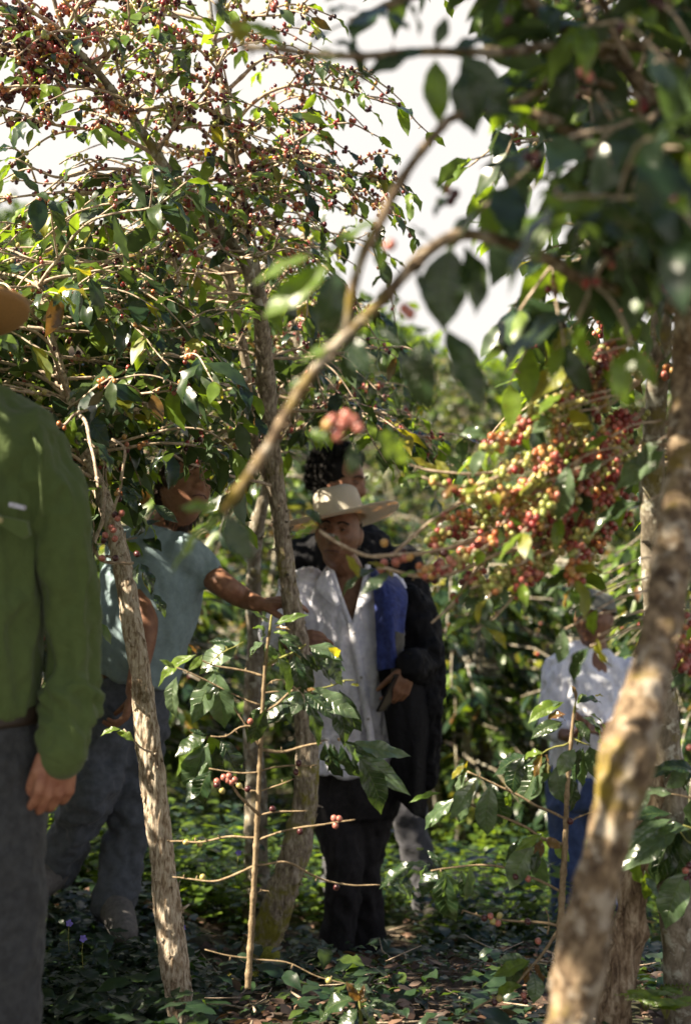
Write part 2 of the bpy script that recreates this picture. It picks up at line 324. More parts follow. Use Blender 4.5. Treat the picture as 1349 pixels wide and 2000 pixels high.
class Leaves:
    def __init__(s, lod='mid', k=1.2): s.lod = lod; s.e = []; s.k = k
    def add(s, p, d, n, L, mi=0, wide=1.0, t=None): s.e.append((tuple(p), tuple(d), tuple(n), L, mi, wide, -1 if t is None else t))
    def px(s, b, t, D, mi=0, wide=1.0, face=None, D2=None, tp=None, droop=0):
        """a leaf from its foot to its tip as seen; face: where its upper side looks"""
        a = P(*b, D); c = P(*t, D2 if D2 else D+random.uniform(-.03, .03)); d = c-a; ln = max(d.length, .02)
        if face is None: face = (random.uniform(-.5, .3), random.uniform(-1.0, -.3), random.uniform(.35, 1.1))
        s.add(a, d, face, ln*s.k, mi, wide*(.98 if s.k > 1.1 else 1.08), tp)
    def link(s, name, parent=None, at=None, mats=None):
        if not s.e: return None
        Vs = []; Fs = []; Ms = []; n = 0; T = TPL[s.lod]
        ch = np.array([e[6] if e[6] >= 0 else random.randrange(len(T)) for e in s.e]) % len(T)
        pos = np.array([e[0] for e in s.e]); d = unit([e[1] for e in s.e]); nn = unit([e[2] for e in s.e])
        sc = np.array([e[3] for e in s.e]); mi = np.array([e[4] for e in s.e]); wi = np.array([e[5] for e in s.e])
        X = unit(np.cross(d, nn)); Z = np.cross(X, d)
        UVs = []
        for k, (tv, tf, tuv) in enumerate(T):
            q = np.where(ch == k)[0]
            if not len(q): continue
            W = pos[q][:, None, :]+sc[q][:, None, None]*(tv[None, :, 0:1]*wi[q][:, None, None]*X[q][:, None, :]+tv[None, :, 1:2]*d[q][:, None, :]+tv[None, :, 2:3]*Z[q][:, None, :])
            Vs.append(W.reshape(-1, 3)); m = len(tv)
            Fs.append((tf[None]+(np.arange(len(q))*m)[:, None, None]+n).reshape(-1, 4)); Ms.append(np.repeat(mi[q], len(tf))); n += m*len(q)
            if s.lod == 'hi': UVs.append(np.tile(tuv, (len(q), 1)))
        Fa = np.vstack(Fs); o = link(name, np.vstack(Vs), Fa, mats or LM, parent, at, np.concatenate(Ms))
        if s.lod == 'hi': o.data.uv_layers.new(name='UVMap').data.foreach_set('uv', np.concatenate(UVs)[Fa.ravel()].astype(np.float32).ravel())
        return o
def ico(sub):
    import bmesh
    bm = bmesh.new(); bmesh.ops.create_icosphere(bm, subdivisions=sub, radius=1.0); bm.verts.ensure_lookup_table()
    V = np.array([v.co[:] for v in bm.verts]); Fc = np.array([[v.index for v in f.verts] for f in bm.faces]); bm.free(); return V, Fc
ICO = {'hi': ico(3), 'mid': ico(2), 'lo': ico(1)}
class Berries:
    def __init__(s, lod='mid'): s.lod = lod; s.e = []
    def add(s, p, r, mi): s.e.append((tuple(p), r, mi))
    def cluster(s, p, ax, n, mix, r=.0062, spread=.011):
        """cherries packed round a node of the twig"""
        ax = unit(np.array(ax)); got = []
        main = random.choices(range(4), mix)[0]
        for _ in range(n):
            for _t in range(12):
                v = unit(np.random.default_rng(random.randrange(1 << 30)).normal(size=3)); v = unit(v-ax*np.dot(v, ax)*.6)
                q = np.array(p)+v*spread*random.uniform(.8, 1.0+.16*n**.6)+ax*random.uniform(-.5, .5)*spread*1.3
                if all(np.linalg.norm(q-g) > r*1.7 for g in got): break
            got.append(q); mi = main if random.random() < .72 else random.choices(range(4), mix)[0]
            s.add(q, r*random.uniform(.8, 1.12), mi)
    def each(s, parent):
        """every cherry its own object, where they can be told apart"""
        tv, tf = ICO['hi']; Rn = np.random.default_rng(len(s.e))
        for p, r, mi in s.e:
            q = Rn.normal(size=3)*.25; V = tv*np.array([1, 1, 1.18])*r; V = V+q*0; V[:, 2] -= (V[:, 2] > r*.9)*r*.12
            Rz = np.array(Matrix.Rotation(q[0]*2, 3, 'X')@Matrix.Rotation(q[1]*2, 3, 'Y')); link('cherry', V@Rz.T+np.array(p), tf, [BM[mi]], parent)
    def link(s, name, parent=None, at=None):
        if not s.e: return None
        tv, tf = ICO[s.lod]; tv = tv*np.array([1, 1, 1.15]); n = len(s.e)
        pos = np.array([e[0] for e in s.e]); r = np.array([e[1] for e in s.e]); mi = np.array([e[2] for e in s.e])
        V = (pos[:, None, :]+tv[None]*r[:, None, None]).reshape(-1, 3)
        Fq = (tf[None]+(np.arange(n)*len(tv))[:, None, None]).reshape(-1, 3)
        return link(name, V, Fq, BM, parent, at, np.repeat(mi, len(tf)))

# ------------------------------------------------------------------ the lie of the land
CTRL = np.array([(0, 0, .05), (-1.2, 1, .15), (1.2, 1, .2), (-.65, 2.5, .30), (-.4, 3.3, .28), (-.2, 3.2, .55), (.03, 3.0, .50), (.68, 3.0, .52), (.25, 1.7, .3),
 (.45, 3.4, .45), (.05, 3.6, .42), (-.32, 4.5, .03), (0, 5.05, 0), (-.82, 4.7, .26), (-.6, 3.9, .28), (.3, 4.5, .15), (.98, 6, -.4), (.2, 5.8, -.02), (.5, 6.5, -.35), (-1.6, 4.5, .5), (-1.8, 3, .55), (-2.2, 6, .4),
 (1.6, 4, .3), (1.7, 2.6, .5), (2.2, 6, -.3), (0, 8, -.6), (-2, 9, -.3), (2, 8.5, -.7), (0, 10, -.75), (3.5, 5, 0), (-3.5, 5, .7), (-4, 2, .7), (4, 2, .4), (-4, 9, .1), (4, 9, -.6), (-3, -2, .1), (3, -2, .1), (0, -3, 0)], float)
def ground_z(x, y):
    x = np.atleast_1d(np.asarray(x, float)); y = np.atleast_1d(np.asarray(y, float))
    d2 = (x[:, None]-CTRL[None, :, 0])**2+(y[:, None]-CTRL[None, :, 1])**2
    wt = 1/(d2+.05)**1.7; near = (wt*CTRL[None, :, 2]).sum(1)/wt.sum(1)
    r = x/np.maximum(y, 8.0)
    ang = np.interp(r, [-.6, -.24, -.12, 0, .056, .24, .6], [.215, .215, .185, .150, .125, .10, .11])
    s = np.clip((y-11)/37, 0, 1); s = s*s*(3-2*s)*.5+s*.5
    far = -.7+s*(ang*50-.6)-np.clip(y-50, 0, 999)*.02
    far = far+.25*vnoise(np.stack([x*.25, y*.25, 0*x], 1))*np.clip((y-8)/8, 0, 1)
    k = np.clip((y-8)/4, 0, 1); k = k*k*(3-2*k); e = np.clip((np.abs(x)-4.5)/4, 0, 1)*(y < 12)
    return near*(1-k)+far*k

# what must stay in view between the branches: (x0, y0, x1, y1, nearer than)
CLEAR = [(560, 880, 790, 1190, 5.5), (590, 850, 735, 1010, 5.9), (575, 1150, 870, 1560, 5.3), (600, 1500, 780, 1890, 5.2), (1045, 1165, 1250, 1500, 6.3), (190, 1060, 400, 1340, 4.8), (370, 1090, 540, 1200, 4.7),
 (120, 1340, 310, 1800, 4.8), (-50, 560, 45, 680, 2.9), (-50, 790, 210, 2100, 2.9), (855, 1290, 1050, 1900, 6.6), (330, 920, 410, 1010, 4.6), (215, 1100, 330, 2000, 3.3),
 (650, 215, 860, 330, 60), (720, 110, 850, 440, 60), (790, 330, 900, 450, 60), (770, 430, 840, 600, 60), (640, 0, 960, 100, 60), (880, 640, 1230, 1270, 2.35), (1285, 540, 1400, 1400, 2.25), (830, 590, 990, 850, 9), (490, 580, 570, 1150, 4.3), (560, 1150, 700, 1480, 5)]
def blocked(p):
    if p[1] < .3: return False
    x = p[0]/p[1]*F+674.5; y = 1000-(p[2]-CAMZ)/p[1]*F
    return any(a < x < c and b < y < d and p[1] < m for a, b, c, d, m in CLEAR)

# ------------------------------------------------------------------ ground
def build_ground():
    m, n, b, o = newmat('forest_soil'); K = n.links
    z = nd(n, 'ShaderNodeTexNoise', Scale=22.0, Detail=8.0, Roughness=.7); K.new(objvec(n), z.inputs['Vector'])
    rp = ramp(n, [(.35, (.018, .011, .007)), (.55, (.055, .034, .021)), (.72, (.11, .075, .05))]); K.new(z.outputs['Fac'], rp.inputs[0])
    z2 = nd(n, 'ShaderNodeTexNoise', Scale=1.1, Detail=5.0); K.new(objvec(n), z2.inputs['Vector'])
    mr = nd(n, 'ShaderNodeMapRange', **{'From Min': .45, 'From Max': .62}); K.new(z2.outputs['Fac'], mr.inputs['Value'])
    mm = nd(n, 'ShaderNodeMixRGB'); mm.inputs['Color2'].default_value = (.045, .065, .018, 1)
    K.new(mr.outputs[0], mm.inputs['Fac']); K.new(rp.outputs[0], mm.inputs['Color1']); K.new(mm.outputs[0], b.inputs['Base Color'])
    b.inputs['Roughness'].default_value = .95
    bp = nd(n, 'ShaderNodeBump', Strength=.9, Distance=.02); K.new(z.outputs['Fac'], bp.inputs['Height']); K.new(bp.outputs[0], b.inputs['Normal'])
    ys = np.concatenate([np.arange(-4, 12, .09), np.arange(12, 60, .8), np.arange(60, 200, 6)]); nx = 150
    V = []
    for y in ys:
        hw = 5+max(0, y)*1.0; x = np.linspace(-hw, hw, nx); yy = np.full(nx, y); h = ground_z(x, yy)
        h = h+.018*fbm(np.stack([x*6, yy*6, 0*x], 1), 3)*(y < 14)
        V.append(np.stack([x, yy, h], 1))
    V = np.vstack(V); i = np.arange(len(ys)-1)[:, None]*nx; j = np.arange(nx-1)[None, :]
    Fq = np.stack([i+j, i+j+1, i+nx+j+1, i+nx+j], -1).reshape(-1, 4)
    o = link('ground', V, Fq, m); tag(o, 'dark forest soil sloping away between the coffee trees', 'ground', kind='structure')
build_ground()

litter_m = [leaf_mat('dead_leaf', [(0, (.025, .014, .009)), (.5, (.085, .046, .03)), (1, (.24, .14, .095))], (.2, .10, .04), .6, .15)]
def litter():
    Lf = Leaves('lo'); n = 15000
    y = 2.2+(RNG.random(n)**1.4)*6.5; x = (RNG.random(n)-.5)*(1.2+y*.62)*1.5
    z = ground_z(x, y)+.008+RNG.random(n)*.025
    for i in range(n):
        a = random.uniform(0, 6.3); Lf.add((x[i], y[i], z[i]), (math.cos(a), math.sin(a), random.uniform(-.25, .35)), (random.gauss(0, .45), random.gauss(0, .45), 1), random.uniform(.02, .06)*(1.25 if random.random() < .1 else 1), 0, random.uniform(.7, 1.7))
    o = Lf.link('leaf_litter', mats=litter_m); tag(o, 'dry brown fallen leaves scattered over the dark soil', 'leaf litter', kind='stuff')
litter()
def dead_twigs():
    mb = MB()
    for _ in range(420):
        y = random.uniform(2.6, 6.5); x = (random.uniform(-20, 1400)-674)/F*y; a = random.uniform(0, 6.3); l = random.uniform(.04, .22); z = float(ground_z([x], [y])[0])+.022
        p = np.array([x, y, z]); d = np.array([math.cos(a), math.sin(a), random.uniform(-.05, .25)]); V, Fq = tube([p, p+d*l*.5+np.array([random.gauss(0, .008), random.gauss(0, .008), 0]), p+d*l], [random.uniform(.0015, .004), .0022, .001], 5); mb.add(V, Fq)
    o = mb.link('twig_debris', [M_TWIG]); tag(o, 'thin dead twigs strewn over the leaf litter', 'fallen twigs', kind='stuff')
dead_twigs()

def covers():
    """low leafy plants: broad leaves darkened for shade near the men, sunny ones down the slope"""
    near = Leaves('mid'); far = Leaves('lo')
    def plant(B, x, y, h, n, Ls, mix):
        z = float(ground_z([x], [y])[0]); a0 = random.uniform(0, 6.3); tx, ty = random.gauss(0, .25)*h, random.gauss(0, .25)*h
        for k in range(n):
            t = (k+.5)/n; a = a0+k*2.4; e = .55-.8*random.random()
            d = (math.cos(a), math.sin(a), e*.6+.1); B.add((x+tx*t, y+ty*t, z+h*t), d, (random.gauss(0, .25), random.gauss(0, .25), 1), Ls*random.uniform(.7, 1.2), random.choices([0, 1], mix)[0], random.uniform(.95, 1.35))
    cl = [(random.uniform(.9, 1.6), random.uniform(2.7, 5.2), random.uniform(0, 1400), random.choice([.035, .045, .055, .075])) for _ in range(70)]
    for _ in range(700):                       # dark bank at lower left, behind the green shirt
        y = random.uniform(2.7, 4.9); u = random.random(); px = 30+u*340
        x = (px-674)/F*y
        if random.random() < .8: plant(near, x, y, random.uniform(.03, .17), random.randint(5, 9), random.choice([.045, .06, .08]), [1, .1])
    for _ in range(640):                        # clumps of different weeds, bare litter between them
        k, cy, cx, ls = random.choice(cl); y = cy+random.gauss(0, .10); x = (cx-674)/F*cy+random.gauss(0, .09)
        if y > 2.4: plant(near, x, y, random.uniform(.02, .10)*k, random.randint(4, 8), ls, [1, .2])
    for _ in range(5200):                       # sunny slope behind
        y = 5.2+random.random()**1.3*9; x = (random.uniform(-150, 1500)-674)/F*y
        if abs(x-.0) < .3 and y < 5.6: continue
        plant(far, x, y, random.uniform(.05, .42), random.randint(7, 13), .07, [1, .8])
    dk = leaf_mat('shade_darkened_leaf', [(0, (.010, .026, .012)), (1, (.022, .045, .016))], (.05, .12, .012), .4, .2); dy = leaf_mat('shade_darkened_light_leaf', [(0, (.03, .06, .012)), (1, (.05, .08, .015))], (.12, .2, .02), .4, .3)  # leaf colours darkened to stand in for the deep shade on this ground
    o = near.link('ground_plants', mats=[dk, dy]); tag(o, 'low leafy plants darkened for the shade over the soil', 'ground cover', kind='stuff')
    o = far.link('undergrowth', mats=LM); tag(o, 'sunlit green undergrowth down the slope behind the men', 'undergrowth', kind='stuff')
covers()

# ------------------------------------------------------------------ trees
class Tree:
    def __init__(s, name, label, cat, base, group=None):
        s.root = empty(name, base, label, cat, group)
    def trunk(s, pts, mat, seg=40, step=.008, amp=.10, flake=0, name='trunk', knobs=0, sc=(45, 45, 12)):
        A = spline([(*p[0], p[1]) for p in pts], step); sd = random.uniform(0, 50)
        def disp(V):
            q = V*np.array(sc)
            b = fbm(q+sd, 4)*amp+fbm(V*14+sd, 3)*amp*1.1
            rdg = 1-np.abs(fbm(V*np.array([sc[0]*.8, sc[1]*.8, sc[2]*.5])+sd+9, 3)); b = b+(rdg-.75)*amp*1.2
            if flake: f = vnoise(V*np.array([70, 70, 26])+sd+3); b = b+np.where(f > .28, .13*flake, 0)*np.clip((f-.28)*6, 0, 1)
            return b
        r = A[:, 3]*(1+.10*vnoise(np.stack([np.arange(len(A))*step*9, A[:, 3]*0+sd, A[:, 3]*0], 1)))
        V, Fq = tube(A[:, :3], r, seg, disp)
        mb = MB(); mb.add(V, Fq)
        T, U, W = frames(A[:, :3])
        for _ in range(knobs):                  # broken twig stubs
            i = random.randrange(3, len(A)-3); a = random.uniform(0, 6.3); d = U[i]*math.cos(a)+W[i]*math.sin(a)+T[i]*random.uniform(-.3, .5); l = random.uniform(.008, .028)
            V, Fq = tube([A[i, :3]+d*r[i]*.7, A[i, :3]+d*(r[i]+l*.5), A[i, :3]+d*(r[i]+l)+np.array([0, 0, random.uniform(-.004, .006)])], [random.uniform(.004, .008), .0035, .002], 6); mb.add(V, Fq)
        for _ in range(int(flake*len(A)*.9)):   # curling flakes of bark
            i = random.randrange(3, len(A)-3); a = random.uniform(0, 6.3); d = U[i]*math.cos(a)+W[i]*math.sin(a); e = T[i]*random.choice([-1, 1]); sx = np.cross(d, e)
            w_, l = random.uniform(.0025, .006), random.uniform(.006, .020); p = A[i, :3]+d*r[i]*1.02; lift = random.uniform(.08, .38)
            q = [p-sx*w_, p+sx*w_, p+sx*w_*.8+e*l*.5+d*l*.12, p-sx*w_*.8+e*l*.5+d*l*.12, p-sx*w_*.3+e*l+d*l*lift, p+sx*w_*.4+e*l+d*l*lift]
            q += [x-d*.0016 for x in q]
            mb.add(q, [(0, 1, 2, 3), (3, 2, 5, 4), (7, 6, 9, 8), (8, 9, 10, 11), (0, 6, 7, 1), (1, 7, 8, 2), (2, 8, 11, 5), (5, 11, 10, 4), (4, 10, 9, 3), (3, 9, 6, 0)])
        return mb.link(name, [mat], s.root)
    def lateral(s, pts, r0, r1, nodes=.045, leaf=.4, L=.11, lmix=(1, .25, .03, .05, 0), berry=.5, bn=(2, 6), bmix=(1, .7, .35, .3), twigs=0, tl=.3, lod='mid', blod='mid', hand=None, hb=None, mat=None, from_t=.15, br=.0062, seg=7, name='branch', tipleaf=True, free=True):
        """one side branch with its own wood, leaves and cherries"""
        mb = MB(); Lf = hand or Leaves(lod); Lf.lod = lod if hand is None else hand.lod; B = hb or Berries(blod)
        def grow(pts, r0, r1, leaf, berry, from_t, main):
            A = spline(pts, .014); n = len(A)
            if n < 4:
                A = np.array([np.array(pts[0])+(np.array(pts[-1])-np.array(pts[0]))*q/5 for q in range(6)]); n = 6
            A = A+np.stack([fbm(A*9+random.uniform(0, 40), 2) for _ in range(3)], 1)*np.minimum(1, np.linspace(0, 6, n))[:, None]*.006
            dist = np.concatenate([[0], np.cumsum(np.linalg.norm(np.diff(A, axis=0), axis=1))]); tot = dist[-1]; t = dist/tot
            r = r0+(r1-r0)*t; nk = np.arange(.02, tot, nodes); bump = sum((np.exp(-((dist-k)/.005)**2) for k in nk), np.zeros(n))
            V, Fq = tube(A, r*(1+.35*bump), seg); mb.add(V, Fq)
            T, U, W = frames(A); az = random.uniform(0, 6.3)
            for q, k in enumerate(nk):
                i = int(np.argmin(np.abs(dist-k)))
                if t[i] < from_t: continue
                endp = t[i]**2; hz = unit(np.cross(T[i], [0, 0, 1.])+1e-6)
                if q % 2: hz = hz*.35+np.array([0, 0, .9])*random.choice([-.6, 1])
                if random.random() < leaf*(.35+1.2*endp):
                    for sg in (-1, 1):
                        if random.random() < .8:
                            if auto and blocked(A[i]+hz*sg*L*.6): continue
                            d = hz*sg*1.0+T[i]*random.uniform(.2, .9)+np.array([random.gauss(0, .2), random.gauss(0, .2), random.uniform(-.85, .05)])
                            Lf.add(A[i]+unit(hz)*sg*r[i], d, (random.gauss(0, .35), random.gauss(-.15, .35), 1), L*random.uniform(.55, 1.15), random.choices(range(5), lmix)[0], random.uniform(.85, 1.1))
                if random.random() < berry*(1.25-.5*t[i]):
                    B.cluster(A[i], T[i], random.randint(*bn), bmix, br, r[i]+br*.95)
                elif random.random() < .5:
                    a = random.uniform(0, 6.3); dd = U[i]*math.cos(a)+W[i]*math.sin(a); V, Fq = tube([A[i], A[i]+dd*(r[i]+.004), A[i]+dd*(r[i]+.008)], [.0018, .0016, .001], 4); mb.add(V, Fq)
            if tipleaf and leaf > 0:
                for sg in (-1, 1):
                    if random.random() < .75: Lf.add(A[-1], T[-1]+unit(np.cross(T[-1], [0, 0, 1.])+1e-6)*sg*.5+np.array([0, 0, -.2]), (random.gauss(0, .3), random.gauss(0, .3), 1), L*random.uniform(.35, .75), random.choices(range(5), (lmix[0]*.4, lmix[1]*2+.3, lmix[2], lmix[3], lmix[4]))[0])
            return A
        auto = hand is None and hb is None and free
        if auto and any(blocked(q) for q in spline(pts, .03)[1:]): return None
        A = grow(pts, r0, r1, leaf, berry, from_t, True); A = A[:, :3]; T = np.gradient(A, axis=0); T = unit(T)
        for _ in range(twigs):
            if False: pass
            i = random.randrange(int(len(A)*.2), int(len(A)*.92)); sg = random.choice([-1, 1]); h = unit(np.cross(T[i], [0, 0, 1.])+1e-6)*sg
            d = unit(h*random.uniform(.4, 1)+T[i]*random.uniform(.4, 1.1)+np.array([0, 0, random.uniform(-.35, .4)])); l = tl*random.uniform(.4, 1.2)
            if auto and (blocked(A[i]+d*l) or blocked(A[i]+d*l*.5)): continue
            grow([A[i], A[i]+d*l*.5+np.array([0, 0, .02*l]), A[i]+d*l+np.array([0, 0, -.22*l])], max(r1, r0*.55), r1*.8, leaf, berry, .05, False)
        o = mb.link(name, [mat or M_TWIG], s.root)
        Lf.link('foliage', o)
        if hb is not None: B.each(o)
        else:
            c = B.link('cherries', o)
            if c: c['kind'] = 'stuff'
        return o
    def arch(s, p, az, ln, rise, droop, **k):
        """a side branch that leaves the trunk at p and bends over"""
        for _ in range(7):
            d = Vector((math.cos(az), math.sin(az), 0)); pts = [Vector(p)]
            for t in (.33, .66, 1): pts.append(Vector(p)+d*ln*t+Vector((random.gauss(0, .05), random.gauss(0, .05), ln*(rise*t-droop*t*t)+random.gauss(0, .03))))
            if not any(blocked(q) for q in spline(pts, .03)[1:]): break
            az += random.gauss(0, .9); ln *= .92
        return s.lateral(pts, k.pop('r0', .0055), k.pop('r1', .002), **k)
def TP(*a): return [(P(x, y, D), r) for x, y, D, r in a]
def along(pts, t):
    A = spline([(*p[0], p[1]) for p in pts], .03); return Vector(A[int(t*(len(A)-1))][:3])

# --- the mossy coffee tree the man leans on
t1p = TP((425, 2010, 4.5, 0.0496), (470, 1930, 4.5, 0.0528), (520, 1830, 4.5, 0.048), (562, 1710, 4.5, 0.0448), (592, 1600, 4.5, 0.0416), (600, 1480, 4.5, 0.04), (598, 1390, 4.5, 0.036), (582, 1260, 4.5, 0.03168), (562, 1130, 4.48, 0.02952), (545, 990, 4.45, 0.02808), (530, 860, 4.4, 0.02664), (520, 750, 4.35, 0.02736), (512, 650, 4.25, 0.02592), (503, 560, 4.15, 0.0216))
t1a = TP((505, 600, 4.18, 0.01724), (470, 500, 4.05, 0.01724), (400, 425, 3.9, 0.01658), (352, 372, 3.85, 0.01591), (305, 300, 3.8, 0.01459), (262, 235, 3.75, 0.01193), (195, 145, 3.7, 0.009282), (130, 65, 3.65, 0.00663), (85, -70, 3.6, 0.003978))
t1b = TP((505, 580, 4.15, 0.0195), (478, 420, 4.1, 0.01725), (452, 300, 4.1, 0.01425), (440, 200, 4.05, 0.01125), (415, 60, 4.0, 0.00825), (400, -110, 4.0, 0.0045))
T1 = Tree('coffee_tree', 'tall coffee tree with a mossy forked trunk that the straw-hatted man touches', 'tree', (t1p[1][0].x, 4.5, float(ground_z([t1p[1][0].x], [4.5])[0])))
T1.trunk(t1p, M_MOSS, 60, .007, .09, .45, knobs=30, sc=(80, 80, 28))
T1.trunk(t1a, M_GREY, 28, .01, .10, .3, 'limb', 20)
T1.trunk(t1b, M_GREY, 24, .01, .10, .2, 'limb', 16)
t1c = TP((530, 960, 4.46, .010), (500, 880, 4.46, .014), (486, 790, 4.42, .016), (478, 700, 4.4, .016), (460, 610, 4.35, .014), (440, 520, 4.3, .016), (420, 430, 4.3, .012))
T1.trunk(t1c, M_MOSS, 24, .012, .10, .15, 'limb', 10)
# moss cushions at the foot
def cushion(p, r, parent):
    V, Fc = ICO['hi']; V = V*np.array([1, .9, .8])*r; V = V*(1+.22*fbm(V*38/r*.03+3, 4))[:, None]+np.array(p)
    o = link('moss_cushion', V, Fc, M_MOSSPAD, parent); return o
cushion(P(527, 1868, 4.38), .036, T1.root); cushion(P(505, 1912, 4.4), .05, T1.root); cushion(P(500, 1955, 4.36), .042, T1.root)
sunny = dict(lod='mid', blod='mid')
# drawn laterals against the sky, upper left
sky_l = [
 [(300, 300, 3.8), (210, 255, 3.7), (110, 245, 3.6), (-20, 205, 3.55)],
 [(350, 370, 3.85), (240, 372, 3.75), (130, 378, 3.65), (-30, 392, 3.6)],
 [(330, 340, 3.84), (200, 330, 3.7), (110, 345, 3.65), (30, 312, 3.6)],
 [(262, 235, 3.76), (180, 175, 3.7), (80, 170, 3.6), (-30, 175, 3.55)],
 [(240, 205, 3.74), (150, 130, 3.7), (60, 95, 3.65), (-40, 90, 3.6)],
 [(195, 145, 3.7), (120, 110, 3.66), (50, 60, 3.6), (-30, 30, 3.6)],
 [(190, 140, 3.7), (240, 70, 3.6), (290, 30, 3.6), (350, 5, 3.5)],
 [(300, 300, 3.8), (360, 220, 3.7), (400, 180, 3.65), (440, 100, 3.6)],
 [(280, 260, 3.8), (300, 160, 3.75), (310, 100, 3.75), (320, -20, 3.7)],
 [(448, 250, 4.1), (520, 180, 4.0), (620, 165, 3.95), (700, 183, 3.9), (778, 208, 3.9)],
 [(440, 180, 4.05), (520, 110, 4.0), (610, 130, 3.95), (710, 150, 3.9)],
 [(450, 290, 4.1), (540, 220, 4.0), (600, 250, 3.95), (625, 262, 3.9)],
 [(470, 380, 4.1), (560, 318, 4.05), (680, 335, 4.0), (778, 353, 3.95)],
 [(478, 420, 4.1), (560, 380, 4.05), (650, 370, 4.0), (740, 400, 3.95), (790, 440, 3.9)],
 [(440, 200, 4.05), (380, 150, 3.9), (300, 150, 3.85), (230, 130, 3.8)],
 [(430, 120, 4.02), (480, 40, 3.95), (540, 30, 3.9), (600, 10, 3.9)],
 [(425, 80, 4.02), (350, 60, 3.95), (280, 70, 3.9), (200, 60, 3.9)],
 [(480, 470, 4.1), (360, 470, 3.9), (200, 455, 3.8), (60, 430, 3.7)],
 [(400, 425, 3.9), (300, 490, 3.8), (190, 510, 3.7), (60, 505, 3.65), (-20, 485, 3.6)],
 [(395, 430, 3.9), (440, 490, 3.75), (500, 500, 3.65), (560, 470, 3.6)],
]
for k, q in enumerate(sky_l):
    dark = k in (4, 5, 3)
    T1.lateral([P(*a) for a in q], .0062, .0022, free=False, leaf=.055, L=.10, berry=random.choice([.35, .7, 1.1]) if k < 17 else .25, bn=(1, 4) if not dark else (4, 9), bmix=(.8, .9, .3, .8) if not dark else (.6, .3, .4, 1.6), twigs=8, tl=.22, br=.0056, from_t=.15, lmix=(1, .3, .03, .12, 0))
for (x, y) in [(40, 60), (70, 110), (20, 110), (100, 95), (110, 20), (60, 150), (20, 180), (150, 60), (30, 20), (90, 50), (130, 120), (60, 30), (10, 60), (160, 20)]:
    a = P(x, y, 3.6); T1.lateral([a, a+Vector((random.uniform(-.08, .08), .05, random.uniform(-.1, .1))), a+Vector((random.uniform(-.2, .2), .05, random.uniform(-.2, .1)))], .003, .0018, leaf=.1, L=.08, berry=1.2, bn=(5, 11), bmix=(.6, .2, .9 if x > 80 else .2, 1.2), from_t=0, nodes=.032)
# laterals low in the crown: a dense rake of bare arching twigs, most to the left
for k in range(44):
    t = random.uniform(.60, 1) if k > 8 else random.uniform(.5, .62)
    p = along(t1p if k % 3 else t1c, t if k % 3 else random.uniform(.35, 1)); az = random.choice([math.pi, math.pi, math.pi*.8, math.pi*1.2, -.3, .2, math.pi*1.3, math.pi*1.4])+random.gauss(0, .3)
    left = math.cos(az) < 0
    T1.arch(p, az, random.uniform(.6, 1.15) if left else random.uniform(.35, .75), random.uniform(.05, .5), random.uniform(.3, .6), leaf=.30, L=.105, berry=random.choice([.1, .2, .45]), bn=(1, 4), twigs=6, tl=.35, from_t=.2, r0=.005, r1=.0018, bmix=(1, .6, .2, .7))
for k in range(30):
    src = random.choice([t1a, t1b]); p = along(src, random.uniform(.1, .95)); az = random.uniform(0, 6.3)
    T1.arch(p, az, random.uniform(.4, .75), random.uniform(.2, .6), random.uniform(.2, .5), leaf=.07, L=.10, berry=random.choice([.3, .6, .9]), bn=(1, 5), twigs=9, tl=.22, bmix=(.8, .9, .2, .7))

# --- the grey trunk just behind it
t2p = TP((500, 1560, 5.3, 0.04), (492, 1400, 5.3, 0.0344), (498, 1280, 5.3, 0.032), (495, 1150, 5.3, 0.0296), (505, 1010, 5.25, 0.0272), (560, 850, 5.2, 0.024), (590, 720, 5.15, 0.0208), (570, 600, 5.1, 0.016), (600, 500, 5.1, 0.0112), (590, 420, 5.0, 0.0064))
T2 = Tree('coffee_tree', 'slim grey blotched coffee tree behind the mossy trunk with red cherries over the curly hair', 'tree', (t2p[0][0].x, 5.3, float(ground_z([t2p[0][0].x], [5.3])[0])))
T2.trunk([(Vector((t2p[0][0].x, 5.3, float(ground_z([t2p[0][0].x], [5.3])[0])-.03)), .06)]+t2p, M_GREY, 28, .016, .1, .1, knobs=8)
for k in range(52):
    p = along(t2p, random.uniform(.58, 1)); az = random.uniform(0, 6.3)
    T2.arch(p, az, random.uniform(.5, .95), random.uniform(.1, .5), random.uniform(.2, .7), leaf=.42, L=.11, berry=.35, bn=(2, 6), twigs=5, tl=.3, blod='lo')

# --- the leaning pale trunk at left
t3p = TP((385, 2120, 3.3, 0.03234), (352, 1960, 3.3, 0.03234), (333, 1820, 3.3, 0.03083), (318, 1680, 3.3, 0.02933), (303, 1560, 3.3, 0.02707), (288, 1430, 3.3, 0.02557), (272, 1300, 3.3, 0.02331), (252, 1180, 3.32, 0.02106), (236, 1085, 3.35, 0.0203), (212, 1000, 3.4, 0.0188), (188, 935, 3.45, 0.01654), (165, 885, 3.5, 0.01429), (140, 800, 3.5, 0.01203), (118, 720, 3.55, 0.01053), (90, 620, 3.55, 0.00752), (70, 540, 3.6, 0.004512))
T3 = Tree('coffee_tree', 'leaning coffee tree with a pale flaking trunk beside the green shirt', 'tree', (t3p[0][0].x, 3.3, float(ground_z([t3p[0][0].x], [3.3])[0])))
T3.trunk([(Vector((t3p[0][0].x+.02, 3.3, float(ground_z([t3p[0][0].x], [3.3])[0])-.06)), .05)]+t3p, M_PALE, 84, .0045, .075, .55, knobs=12, sc=(130, 130, 30))
def pl(D, *a): return [P(x, y, D) for x, y in a]
h = Leaves('hi'); D = 3.25
